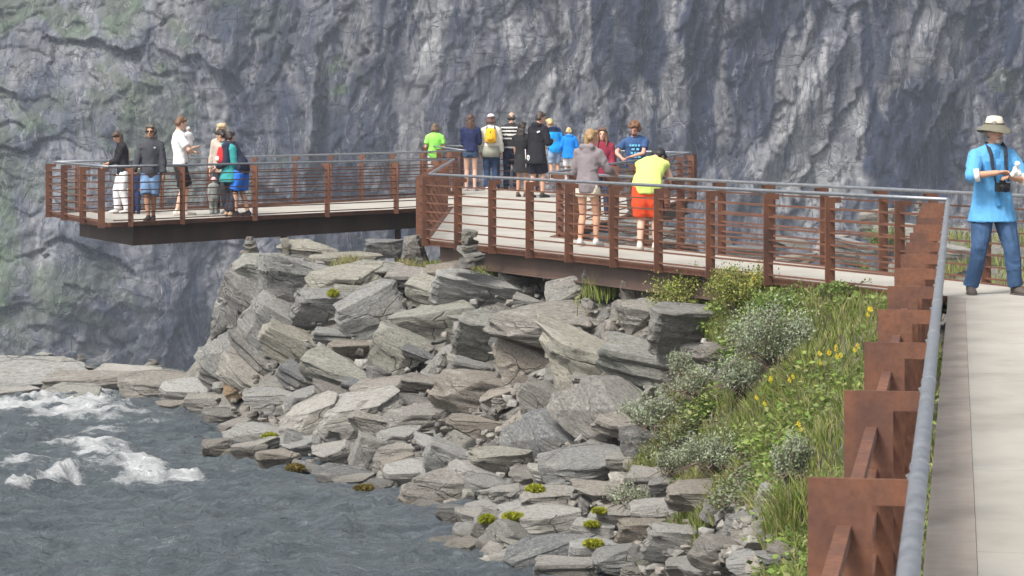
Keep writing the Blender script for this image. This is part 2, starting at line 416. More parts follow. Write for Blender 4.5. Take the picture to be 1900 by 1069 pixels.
# deck plan
NEAR = lambda Y: -.097 + .1833 * Y                       # handrail of the near walkway
LEFT = lambda Y: 16.3 - .487 * Y                         # left handrail of the middle walkway
RIGHT = lambda Y: .577 + .426 * (37.1 - Y)
def deckz(Y): return .22 * min(1, max(0, (Y - 50) / 7))
C_ = (4.39, 24.45); K_ = (-1.24, 36.0); E_ = (.577, 37.1); J_ = (-1.21, 50.0); H_ = (-1.04, 54.0); N_ = (-1.99, 57.0); F_ = (3.93, 53.0)
P1_ = (-7.0, 42.0); P2_ = (-8.83, 46.7)
WALK = [(NEAR(-2), -2), C_, K_, E_, (RIGHT(21), 21), (RIGHT(21), -2)]
FAR = [K_, J_, H_, N_, F_, E_]
def inpoly(x, y, P):
    x = np.asarray(x); y = np.asarray(y); r = np.zeros(x.shape, bool); j = len(P) - 1
    for i in range(len(P)):
        (a, b), (c, d) = P[i], P[j]
        r ^= ((b > y) != (d > y)) & (x < (c - a) * (y - b) / ((d - b) if d != b else 1e-9) + a); j = i
    return r
GZ = np.where(inpoly(_gx, _gy, WALK) | inpoly(_gx, _gy, FAR), np.minimum(GZ, -.42), GZ)
def gz(x, y):
    x = np.asarray(x, float); y = np.asarray(y, float)
    fx = np.clip((x - GX[0]) / .125, 0, len(GX) - 1.001); fy = np.clip((y - GY[0]) / .125, 0, len(GY) - 1.001)
    i = fx.astype(int); j = fy.astype(int); fx = fx - i; fy = fy - j
    return (GZ[i, j] * (1 - fx) * (1 - fy) + GZ[i + 1, j] * fx * (1 - fy) + GZ[i, j + 1] * (1 - fx) * fy + GZ[i + 1, j + 1] * fx * fy)
_ys = np.arange(4, 49, .04)
def hit(px, py, floor=None):                             # where the sight line of a photo pixel meets the terrain
    x = (px - CX) / F * _ys; z = EYE - (py - HY) / F * _ys
    k = np.nonzero(gz(x, _ys) >= z)[0]
    if len(k) == 0: return hit(px, py + 8) if py < 1000 else None
    Y = _ys[k[0]]; return Vector((x[k[0]], Y, z[k[0]]))

rough = .10 * ridged(_gx * .8, _gy * .8, GZ * 1.2, 4, 3) + .05 * fbm(_gx * 4, _gy * 4, GZ * 4, 4, 5)
ground_m = grid_mesh('rocky_bank', np.stack([_gx, _gy, GZ + rough - .24], -1), [BEDROCK])
BANK = tag(obj('rocky_bank', ground_m), 'grey fractured bedrock bank falling to the river', None, None, 'structure')

# ------------------------------------------------------------------ river
def m_water():
    t = NT('river_water'); f = t.attr('foam', 'Fac'); v = t.world()
    n = t.noise(6.5, 7, .72, t.world((.75, 1.7, 1)), .5); n2 = t.noise(1.6, 5, .6, t.world((.5, 1.3, 1)), .4); n3 = t.noise(15, 8, .8, t.world((1.0, 1.6, 1)), .8); n4 = t.noise(3.2, 6, .7, t.world((.8, 1.5, 1)), .6)
    fm = t.math('ADD', t.math('MULTIPLY', f, .95), t.math('ADD', t.math('MULTIPLY', t.math('SUBTRACT', n3, .5), .9), t.math('MULTIPLY', t.math('SUBTRACT', n4, .5), .8)))
    fm = t.ramp(fm, [(.34, 0.0), (.50, .5), (.78, 1.0)])
    c = t.ramp(n2, [(.3, (.122, .146, .164)), (.55, (.160, .188, .205)), (.75, (.170, .218, .224))])
    c = t.mix(fm, c, (.80, .82, .83))
    r = t.ramp(fm, [(0.0, .04), (1.0, .85)])
    t.bump(t.math('ADD', t.math('MULTIPLY', n, 1.0), t.math('MULTIPLY', n2, .8)), 1.0, .30)
    t.b.inputs['IOR'].default_value = 1.33
    return t.fin(c, r, 0.0, .5)
wx = np.concatenate([np.arange(-60, -13, 1.5), np.arange(-13, 2.6, .045), np.arange(2.6, 5, .4)])
wy = np.concatenate([np.arange(-30, 21, .8), np.arange(21, 40.5, .055), np.arange(40.5, 43.1, .5)])
X, Y = np.meshgrid(wx, wy, indexing='ij')
px = CX + X / np.maximum(Y, 1) * F; py = HY + (EYE - WATER) / np.maximum(Y, 1) * F
z = .06 * fbm(X * .9, Y * 1.1, 0, 3, 11) + .165 * ridged(X * 1.0 + .5 * vn(X, Y, 0, 4), Y * 2.2, 0, 4, 21) + .028 * fbm(X * 7, Y * 9, 0, 3, 31)
foam = np.zeros_like(X)
for (fx, fy, fw, fh, rot, amt, hgt) in ((95, 765, 190, 15, 5, 1.0, .13), (170, 757, 75, 15, 14, 1.0, .16), (10, 768, 70, 18, 0, 1.0, .1), (215, 775, 50, 9, 8, .9, .06),
        (172, 851, 58, 12, 12, 1.0, .20), (98, 900, 66, 15, -16, 1.0, .24), (258, 884, 60, 13, 6, 1.0, .2), (345, 895, 46, 7, 4, .75, .07), (215, 845, 38, 9, 8, .7, .1),
        (150, 815, 46, 5, -4, .6, .06), (62, 800, 22, 8, 0, .55, .1), (32, 872, 45, 6, -10, .55, .09), (440, 893, 30, 6, 0, .5, .04), (545, 988, 26, 5, 0, .5, .03),
        (310, 947, 20, 5, 0, .4, .04), (400, 948, 20, 5, 0, .42, .04), (735, 950, 50, 4, 4, .4, .02), (20, 918, 22, 6, -20, .8, .08), (300, 780, 40, 5, 5, .5, .03), (320, 1018, 40, 5, 4, .34, .06), (690, 1005, 34, 4, 0, .33, .02)):
    cy, cx = Y * 0, X * 0
    wx0, wy0 = wpt(fx, fy); sx = fw / F * wy0; sy = fh / (F * (EYE - WATER)) * wy0 * wy0
    a = R(rot) ; dx = X - wx0; dy = Y - wy0
    slope = -math.tan(a) * sy / sx * (fw / fh)            # streak tilt
    dy2 = dy - slope * dx
    e = np.exp(-np.clip((dx / sx) ** 2 + (dy2 / sy) ** 2, 0, 30) * .9)
    jag = .78 + 1.0 * fbm(X * 2.2, Y * 2.6, 0, 4, 41)
    foam = np.maximum(foam, amt * e * jag)
    z = z + .45 * hgt * e * (1 + .7 * ridged(X * 2.5, Y * 2.5, 0, 3, 51))
z = z + np.clip(foam, 0, 1) * .05 * fbm(X * 14, Y * 14, 0, 3, 61)
rap = sstep(430, 150, px) * sstep(735, 765, py) * sstep(935, 880, py)
z = z + rap * .07 * ridged(X * .9, Y * 1.5, 0, 4, 81)
foam = np.clip(foam, 0, 1.1) + rap * (.02 + .40 * sstep(.30, .80, ridged(X * .9, Y * 1.5, 0, 4, 81))) + .18 * sstep(.45, .8, ridged(X * 2.2, Y * 3.2, 0, 4, 71)) * sstep(33, 38, Y)
me = grid_mesh('river', np.stack([X, Y, WATER + z], -1), [m_water()])
vval(me, 'foam', foam.ravel())
RIVER = tag(obj('river', me), 'choppy grey green river with white foaming waves', None, None, 'structure')

# ------------------------------------------------------------------ far cliff
CD = 340.0; MP = CD / F
ua = np.concatenate([np.arange(-2600, -160, 40.), np.arange(-160, 2060, 3.6), np.arange(2060, 4600, 40.)])
va = np.concatenate([np.arange(-1400, -60, 30.), np.arange(-60, 790, 3.4), np.arange(790, 1700, 30.)])
U, V = np.meshgrid(ua, va, indexing='ij')
a, b = U / 100., V / 100.
wu = a + .5 * fbm(a * .5, b * .4, 0, 3, 101); wv = b + .6 * fbm(a * .5, b * .5, 5, 3, 102)
left = sstep(760, 120, U + .25 * V + 90 * fbm(a * .3, b * .3, 0, 3, 103))          # the grassy slope
Lx = (wu * .62 + wv * .78); Ly = (-wu * .78 + wv * .62)                             # axis along the slope gullies
big = 6 * fbm(wu * .22, wv * .12, 0, 3, 104)
ribs = 3.4 * ridged(wu * .62, wv * .16, 0, 4, 105)
fold = ridged(wu * 1.3 + .8 * vn(wu * .7, wv * .5, 0, 106), wv * .55 + .9 * vn(wu * .5, wv * .8, 0, 107), 0, 5, 108)
slp = 3.0 * ridged(Lx * .38, Ly * 1.0, 0, 5, 109) + 1.6 * fbm(wu * 2, wv * 2, 0, 4, 110)
fine = 1.0 * fbm(wu * 3.4, wv * 1.9, 0, 4, 111)
led = np.abs(((wv * .5 + .22 * wu + .6 * fbm(wu * .4, wv * .3, 0, 3, 112)) % 1) - .5)
wob = .18 * fbm(a * 3, b * 3, 0, 3, 141); wob2 = .18 * fbm(a * 3, b * 3, 0, 3, 142)
def blocks(sx, sy, shear, seed, amp, tilt):               # fractured blocks: each cell set back by its own amount and tilted
    c1, c2, c3, ox, oy, gap = worley((a + .30 * wu * 0 + shear * b + wob) / sx, (b + wob2) / sy, seed)
    return amp * c1 + tilt * (c2 * ox + c3 * oy), c1, gap
B1, T1, G1 = blocks(1.5, 3.6, .18, 1, 1.5, 2.0); B2, T2, G2 = blocks(.46, 1.5, .20, 2, .55, .9); B3, T3, G3 = blocks(.17, .52, .1, 3, .20, .35)
L1, S1, Q1 = blocks(2.1, .8, -.9, 4, .9, 1.5); L2, S2, Q2 = blocks(.50, .22, -.8, 5, .35, .6)
dep = big + (1 - left) * (.55 * ribs + .5 * fold + B1 + B2 + B3) + left * (.40 * slp + L1 + L2 + .5 * B3) + .35 * fine
fract = (1 - left) * np.maximum(np.maximum(.8 * sstep(.07, .0, G1), sstep(.085, .0, G2)), .5 * sstep(.12, .0, G3)) + left * .6 * np.maximum(sstep(.07, .0, Q1), .7 * sstep(.1, .0, Q2))
def seg(u0, v0, u1, v1, wid):                                                       # soft distance mask to a line on the cliff
    dx, dy = u1 - u0, v1 - v0; L = math.hypot(dx, dy); t = np.clip(((U - u0) * dx + (V - v0) * dy) / L / L, 0, 1)
    d = np.hypot(U - u0 - t * dx, V - v0 - t * dy) + 14 * fbm(a * 1.4, b * 1.4, 3, 3, 113)
    return np.exp(-(d / wid) ** 2)
def ell(u0, v0, su, sv, jag=.55):
    d = ((U - u0) / su) ** 2 + ((V - v0) / sv) ** 2
    return sstep(1.12, .88, np.sqrt(d) + jag * fbm(a * 2.6, b * .75, 2, 4, 114))
ridge = seg(1395, 350, 1560, 90, 26) + .6 * seg(1560, 90, 1640, -60, 30)
dep = dep - 2.0 * ridge
dep = dep + (V - 224) * -.012 * left * 1.0
wall = np.stack([(U - CX) * MP, CD + dep - left * (V - 100) * .035, EYE - (V - HY) * MP], -1)
# stain and vegetation masks are properties of the rock itself
band = fbm(wu * 2.2 + 1.5 * fold, wv * .55, 0, 5, 120)
swirl = np.sin(6.0 * (wu * .9 + .45 * wv + 1.6 * fbm(wu * .7, wv * .45, 0, 4, 121)) + 2.5 * fold)
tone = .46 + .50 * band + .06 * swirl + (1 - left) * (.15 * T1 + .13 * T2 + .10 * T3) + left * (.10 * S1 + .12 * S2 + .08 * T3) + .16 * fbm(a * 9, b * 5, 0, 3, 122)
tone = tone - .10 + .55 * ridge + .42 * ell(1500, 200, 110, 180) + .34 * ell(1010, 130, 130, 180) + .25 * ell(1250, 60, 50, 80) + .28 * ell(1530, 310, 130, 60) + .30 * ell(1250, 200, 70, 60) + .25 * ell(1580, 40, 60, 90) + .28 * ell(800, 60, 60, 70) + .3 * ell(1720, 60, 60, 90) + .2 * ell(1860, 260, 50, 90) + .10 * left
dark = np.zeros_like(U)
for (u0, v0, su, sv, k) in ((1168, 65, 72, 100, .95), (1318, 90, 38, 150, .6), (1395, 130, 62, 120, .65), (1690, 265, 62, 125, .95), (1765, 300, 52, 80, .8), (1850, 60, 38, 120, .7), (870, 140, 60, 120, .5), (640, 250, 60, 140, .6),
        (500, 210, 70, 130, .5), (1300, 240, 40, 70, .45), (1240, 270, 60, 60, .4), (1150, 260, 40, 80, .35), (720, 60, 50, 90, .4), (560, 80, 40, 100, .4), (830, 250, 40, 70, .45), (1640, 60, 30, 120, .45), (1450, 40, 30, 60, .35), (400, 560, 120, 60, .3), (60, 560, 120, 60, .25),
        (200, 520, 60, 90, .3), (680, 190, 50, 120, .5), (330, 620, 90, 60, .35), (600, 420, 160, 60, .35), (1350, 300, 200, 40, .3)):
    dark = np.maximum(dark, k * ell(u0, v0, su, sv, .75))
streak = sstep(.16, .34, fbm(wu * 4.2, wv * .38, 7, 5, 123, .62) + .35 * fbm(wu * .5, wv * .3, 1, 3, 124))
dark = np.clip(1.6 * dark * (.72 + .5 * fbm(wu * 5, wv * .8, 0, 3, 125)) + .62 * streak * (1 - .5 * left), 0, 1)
tone = np.clip(tone, 0, 1)[..., None]
colr = np.array((.064, .069, .090)) * (1 - tone) + np.array((.405, .392, .372)) * tone
colr = colr * (1 - .10 * left[..., None]) + np.array((.006, .014, .018)) * left[..., None]  # bluish haze lift painted into the rock colour of the left slope
warm = sstep(.1, .6, fbm(a * .9, b * 1.1, 9, 4, 126))[..., None]
colr = colr * (1 - .25 * warm) + np.array((.25, .215, .165)) * .25 * warm
colr = colr * (1 - .52 * np.clip(fract, 0, 1)[..., None])
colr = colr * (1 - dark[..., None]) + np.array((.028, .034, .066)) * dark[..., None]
veg = left * sstep(-.04, .30, fbm(Lx * .8, Ly * 1.7, 3, 5, 127) + .12 * fold) * .75 + .8 * ell(640, 145, 55, 40) * sstep(-.1, .35, fbm(a * 3, b * 3, 0, 4, 128)) + .7 * ell(1868, 150, 26, 20)
for (u0, v0, u1, v1, wd) in ((100, 470, 20, 520, 26), (200, 150, 290, 130, 22), (60, 230, 110, 190, 24), (180, 190, 300, 150, 30), (30, 640, 120, 600, 40), (520, 300, 420, 380, 18), (420, 600, 480, 560, 20)):
    veg = np.maximum(veg, .75 * seg(u0, v0, u1, v1, wd) * sstep(-.25, .3, fbm(a * 4, b * 4, 0, 3, 129)))
veg = np.clip(veg, 0, .85)[..., None]
vt = sstep(-.4, .5, fbm(a * 2, b * 2, 4, 3, 130))[..., None]
colr = colr * (1 - veg) + (np.array((.098, .145, .062)) * vt + np.array((.118, .135, .088)) * (1 - vt)) * veg
def m_cliff():
    t = NT('cliff_rock'); c = t.attr('rock'); veg = t.attr('veg', 'Fac')
    nv = t.n('ShaderNodeTexNoise'); nv.inputs['Scale'].default_value = .055; nv.inputs['Detail'].default_value = 3; t.put(nv.inputs['Vector'], t.world())
    def warped(sc, rot, amt):                              # stretched coordinates bent by a slow fold
        a = t.n('ShaderNodeVectorMath', operation='MULTIPLY_ADD'); t.put(a.inputs[0], nv.outputs['Color']); a.inputs[1].default_value = (amt, 0, amt * .6); t.put(a.inputs[2], t.world())
        mp = t.n('ShaderNodeMapping'); t.put(mp.inputs[0], a.outputs[0]); mp.inputs['Scale'].default_value = sc; mp.inputs['Rotation'].default_value = rot; return mp.outputs[0]
    def lines(sc, rot, amt, wd, det=5, ro=.55):
        n = t.noise(1.0, det, ro, warped(sc, rot, amt), .4); return t.ramp(t.math('ABSOLUTE', t.math('SUBTRACT', n, .5)), [(0.0, 1.0), (wd, 0.0)])
    n = t.noise(1.0, 9, .72, warped((.42, .2, .16), (0, R(8), 0), 12), .8); n2 = t.noise(1.0, 9, .78, t.world((1.5, .6, 1.2)), .6); n3 = t.noise(1.0, 8, .7, warped((.9, .4, .10), (0, R(4), 0), 10), .3)
    k = t.ramp(n, [(.30, .66), (.43, .90), (.50, 1.0), (.56, 1.12), (.70, 1.35)])
    c = t.mix(t.math('SUBTRACT', 1.0, t.math('MULTIPLY', veg, .6)), c, t.mix(1.0, c, k, 'MULTIPLY'))
    c = t.mix(1.0, c, t.ramp(n2, [(.30, .50), (.46, .92), (.56, 1.12), (.72, 1.7)]), 'MULTIPLY')
    dk = t.math('MULTIPLY', t.math('MAXIMUM', lines((.34, .1, .040), (0, R(5), 0), 8, .014), lines((.07, .1, .20), (0, R(-24), 0), 10, .010)), t.ramp(n2, [(.35, 0.0), (.55, 1.0)]))
    c = t.mix(t.math('MULTIPLY', t.math('MULTIPLY', dk, .45), t.math('SUBTRACT', 1.0, veg)), c, (.022, .025, .040))
    lt = t.math('MULTIPLY', lines((.45, .2, .07), (0, R(-14), 0), 14, .016), t.ramp(n3, [(.46, 0.0), (.60, 1.0)]))
    c = t.mix(t.math('MULTIPLY', lt, .65), c, (.43, .42, .41))
    wet = t.ramp(n3, [(.555, 0.0), (.60, .72)])
    c = t.mix(t.math('MULTIPLY', wet, t.math('SUBTRACT', 1.0, veg)), c, (.034, .041, .072))
    h = t.math('ADD', t.math('ADD', n, t.math('MULTIPLY', n2, .6)), t.math('MULTIPLY', dk, -.5))
    t.bump(h, .8, .7)
    return t.fin(c, .8, 0.0, .25)
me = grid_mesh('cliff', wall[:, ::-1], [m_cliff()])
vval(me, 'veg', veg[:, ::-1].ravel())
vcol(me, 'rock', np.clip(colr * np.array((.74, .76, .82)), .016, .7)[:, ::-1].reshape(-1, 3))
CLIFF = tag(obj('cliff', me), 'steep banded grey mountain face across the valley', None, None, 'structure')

# valley floor far below
vx = np.linspace(-285, 285, 50); vy = np.linspace(46, 440, 50); A, B = np.meshgrid(vx, vy, indexing='ij')
t_ = NT('valley_floor'); t_.fin(t_.ramp(t_.noise(.02, 6, .6, t_.world()), [(.35, (.07, .09, .05)), (.65, (.15, .15, .12))]), .9)
me = grid_mesh('valley_floor', np.stack([A, B, -85 + 8 * fbm(A * .01, B * .01, 0, 4, 140)], -1), [t_.m])
tag(obj('valley_floor', me), 'dark valley floor below the falls', None, None, 'structure')

# ------------------------------------------------------------------ decks
def slab(poly, zs, th):                                   # panel with real thickness
    k = len(poly); mb = MB()
    A = [(p[0], p[1], q) for p, q in zip(poly, zs)]; B = [(p[0], p[1], q - th) for p, q in zip(poly, zs)]
    mb.add(A + B, [tuple(range(k)), tuple(range(k, 2 * k))[::-1]] + [(i, k + i, k + (i + 1) % k, (i + 1) % k) for i in range(k)])
    return mb
def ccw(P):
    a = sum(P[i][0] * P[(i + 1) % len(P)][1] - P[(i + 1) % len(P)][0] * P[i][1] for i in range(len(P)))
    return P if a > 0 else P[::-1]
def panels(parent, poly, cuts, name='deck_panel', gap=.010, th=.10):
    bm = bmesh.new(); bm.faces.new([bm.verts.new((x, y, 0)) for x, y in ccw(poly)])
    for (co, no) in cuts:
        bmesh.ops.bisect_plane(bm, geom=bm.verts[:] + bm.edges[:] + bm.faces[:], plane_co=(*co, 0), plane_no=(*no, 0))
    bmesh.ops.inset_individual(bm, faces=bm.faces[:], thickness=gap / 2)
    keep = [f for f in bm.faces if f.calc_area() > .05]
    for f in keep:
        P = [(v.co.x, v.co.y) for v in f.verts]
        slab(P, [deckz(p[1]) for p in P], .055).build(name, CONC, parent)
    bm.free()
def cutlist(origin, direction, step, n, start=0.0):
    d = Vector(direction).normalized(); return [((origin[0] + d.x * (start + step * i), origin[1] + d.y * (start + step * i)), (d.x, d.y)) for i in range(n)]

WALKWAY = tag(empty('walkway', (0, 0, 0)), 'pale concrete walkway on rusted steel edging', None, None, 'structure')
near_dir = (.1833, 1.0); mid_dir = (-.456, 1.0)
NEARP = [(NEAR(-2) + .178, -2), (NEAR(24.3) + .178, 24.3), (RIGHT(21.6), 21.6), (RIGHT(21.6), -2)]
MIDP = [(NEAR(24.3) + .178, 24.3), C_, K_, E_, (RIGHT(21.6), 21.6)]
panels(WALKWAY, NEARP, cutlist((0, 0), near_dir, 2.4, 11, .6))
panels(WALKWAY, MIDP, cutlist((4.4, 26.0), mid_dir, 2.4, 5, 0))
slab(ccw([(NEAR(-2) - .07, -2), (NEAR(24.45) + .01, 24.45), (NEAR(24.3) + .1795, 24.3), (NEAR(-2) + .1795, -2)]), [.003] * 4, .09).build('edge_plate', PLATE, WALKWAY)
def fascia(parent, a, b, out, name='edge_plate', z0=-.062, z1=.012, w=.075):
    a, b = Vector(a), Vector(b); d = (b - a).normalized(); o = Vector((d.y, -d.x)) * out
    za, zb = deckz(a.y), deckz(b.y); A, B = a + o * .002, b + o * .002; A2, B2 = a + o * w, b + o * w
    V = [(A.x, A.y, za + z0), (B.x, B.y, zb + z0), (B2.x, B2.y, zb + z0), (A2.x, A2.y, za + z0), (A.x, A.y, za + z1), (B.x, B.y, zb + z1), (B2.x, B2.y, zb + z1), (A2.x, A2.y, za + z1)]
    mb = MB(); mb.add(V, [(0, 3, 2, 1), (4, 5, 6, 7), (0, 1, 5, 4), (1, 2, 6, 5), (2, 3, 7, 6), (3, 0, 4, 7)]); return mb.build(name, RUST, parent)
def beam(parent, a, b, out, z0, z1, inset=.12, w=.16, name='beam'):
    a, b = Vector(a), Vector(b); d = (b - a).normalized(); o = Vector((d.y, -d.x)) * -out
    p, q = a + o * inset, b + o * inset
    mb = MB(); zm = (z0 + z1) / 2; hh = (z1 - z0) / 2
    mb.bar((p.x, p.y, deckz(p.y) + zm), (q.x, q.y, deckz(q.y) + zm), w / 2, hh)
    mb.bar((p.x, p.y, deckz(p.y) + z0 + .012), (q.x, q.y, deckz(q.y) + z0 + .012), w / 2 + .05, .012)      # bottom flange
    return mb.build(name, BEAM, parent)
fascia(WALKWAY, C_, K_, -1); fascia(WALKWAY, (RIGHT(21), 21), E_, 1); fascia(WALKWAY, (NEAR(-2) - .07, -2), (C_[0] - .07, C_[1]), -1, w=.012, z1=-.002)
beam(WALKWAY, (3.9, 25.5), (-1.1, 35.8), -1, -.34, -.065); beam(WALKWAY, (6.0, 24.3), (.7, 36.8), 1, -.34, -.065)
beam(WALKWAY, (NEAR(-1.5) + .1, -1.5), (NEAR(23.5) + .1, 23.5), -1, -.40, -.10)
for yy in (8, 16): MB().bar((NEAR(yy) + .5, yy, -2.2), (NEAR(yy) + .5, yy, -.12), .12, .12, (0, 1, 0)).build('support_post', BEAM, WALKWAY)

FARP = tag(empty('viewing_platform', (0, 50, 0)), 'crowded wedge shaped concrete platform at the end of the walkway', 'platform')
FARP.location = (0, 0, 0)
panels(FARP, FAR, cutlist((0, 38.5), (0, 1), 2.875, 7, 0))
LPL = tag(empty('viewing_platform', (0, 0, 0)), 'cantilevered platform on a dark box girder reaching out over the gorge', 'platform')
panels(LPL, [P1_, P2_, H_, J_], cutlist((-7, 42), (.586, .81), 2.4, 4, 2.4) )
for a, b in ((J_, K_), (E_, F_), (F_, N_), (N_, H_)): fascia(FARP, a, b, 1 if (a, b) in ((E_, F_), (F_, N_), (N_, H_)) else 1)
for a, b in ((J_, P1_), (P1_, P2_), (P2_, H_)): fascia(LPL, a, b, -1)
# box girder below the cantilever
gp = [(-6.72, 43.0), (-8.30, 46.55), (-1.3, 53.1), (-1.15, 50.75)]; gp = ccw(gp)
slab(gp, [deckz(p[1]) - .068 for p in gp], .37).build('box_girder', BEAM, LPL)
for q in ((527, 47.5), (738, 49.5)): MB().bar((colx(*q), q[1], -3.0), (colx(*q), q[1], -.43), .06, .06, (0, 1, 0)).build('support_post', BEAM, LPL)
beam(FARP, (.8, 38.0), (3.85, 52.6), 1, -.32, -.065); beam(FARP, (-1.1, 37), (-1.1, 49.6), -1, -.32, -.065); beam(FARP, (3.7, 53.0), (-1.2, 56.6), 1, -.32, -.065)

# ------------------------------------------------------------------ railings
BARZ = (.83, .70, .57, .44, .31, .18, .05)
FIN = [(0, .955), (.20, .955), (.20, -.07), (.078, -.07), (.078, .895), (0, .895)]
def railing(label, a, b, out, posts, ext=(0.0, 0.0), clamp=False, th=.014, group=None, hr=(0.0, 0.0), fw=.20):
    a, b = Vector(a), Vector(b); L = (b - a).length; d = (b - a) / L; o = Vector((d.y, -d.x)) * out
    za, zb = deckz(a.y), deckz(b.y)
    def P(s, off, z):
        q = a + d * s + o * off; return Vector((q.x, q.y, z + za + (zb - za) * min(1, max(0, s / L))))
    root = tag(empty('railing', P(0, 0, 0)), label, 'railing', group)
    base = root.location.copy()
    def put(mb, name, mat, **k):
        mb.V = [tuple(Vector(v) - base) for v in mb.V]; return mb.build(name, mat, root, **k)
    for s in posts:
        mb = MB(); mb.prism([(fw if q[0] == .20 else q[0] * fw / .20, q[1]) for q in FIN], P(s, 0, 0) - Vector((d.x, d.y, 0)) * th / 2, (o.x, o.y, 0), (0, 0, 1), (d.x, d.y, 0), th)
        p = put(mb, 'post', RUST)
        if clamp:
            mb = MB(); mb.tube([P(s - .007, -.012, .983), P(s + .007, -.012, .983)], .0235, 14, ref=(0, 0, 1)); mb.bar(P(s, .016, .958), P(s, .0, .966), .007, .008)
            mb.V = [tuple(Vector(v) - base) for v in mb.V]; mb.build('rail_clamp', GALV, p)
    for z in BARZ:
        mb = MB(); mb.bar(P(-ext[0], .66 * fw, z), P(L + ext[1], .66 * fw, z), .017 if clamp else .0105, .017 if clamp else .0095); put(mb, 'bar', RUST)
    n = max(2, int(L / 1.5)); mb = MB()
    mb.tube([P(-hr[0] + (L + hr[0] + hr[1]) * i / n, -.012, .983) for i in range(n + 1)], .0212, 14, ref=(0, 0, 1))
    put(mb, 'handrail', GALV, smooth=True)
    return root
def at_cols(a, b, cols):                                  # distances along a run where it crosses photo columns
    a, b = Vector(a), Vector(b); d = (b - a).normalized(); r = []
    for px in cols:
        k = (px - CX) / F; r.append((k * a.y - a.x) / (d.x - k * d.y))
    return r
ny = [2.0, 3.8, 5.57, 7.38, 9.0, 10.55, 12.05, 13.5, 14.95, 16.4, 17.8, 19.2, 20.6, 22.0, 23.3, 24.3]
na, nb = (NEAR(-2), -2), (NEAR(24.45), 24.45); nl = math.hypot(1, .1833)
railing('rusted steel railing with grey tube handrail running from the bottom edge, nearest the camera', na, nb, -1, [(y + 2) * nl for y in [-1.4, .3] + ny], clamp=True, fw=.243)
railing('long rusted railing along the river side of the middle walkway', C_, K_, -1, at_cols(C_, K_, (1690, 1560, 1445, 1337, 1240, 1157, 1073, 1000, 930, 866, 806)), hr=(0, 0))
ra = (RIGHT(21), 21)
railing('rusted railing along the valley side of the middle walkway, behind the man with the hat', ra, E_, 1, at_cols(ra, E_, (1900, 1810, 1712, 1620, 1511, 1413, 1322, 1246, 1180, 1120, 1056)), hr=(0, 0))
railing('short rusted railing seen nearly end on, left side of the crowded platform', K_, J_, -1, [.35, 1.7, 3.1, 4.5, 5.9, 7.3, 8.7, 10.1, 11.5, 12.9], hr=(0, 0))
railing('rusted railing along the valley side of the crowded platform', E_, F_, 1, [.1] + at_cols(E_, F_, (1052, 1128, 1162, 1195, 1225, 1250, 1270)))
railing('rusted railing at the back of the crowded platform, behind the group of people', F_, N_, 1, at_cols(F_, N_, (1284, 1214, 1135, 1062, 990, 918, 850, 797)))
railing('short rusted railing beside the girl in the lime shirt', N_, H_, 1, [.2, 1.5, 2.8])
railing('rusted railing along the front of the cantilevered platform', P1_, J_, 1, at_cols(P1_, J_, (232, 328, 463, 597, 725, 800)))
railing('rusted railing across the outer end of the cantilevered platform', P1_, P2_, -1, at_cols(P1_, P2_, (203, 168, 133, 104)))
railing('rusted railing along the back of the cantilevered platform', P2_, H_, -1, at_cols(P2_, H_, (150, 232, 308, 395, 478, 555, 620, 678, 735, 790, 840)))

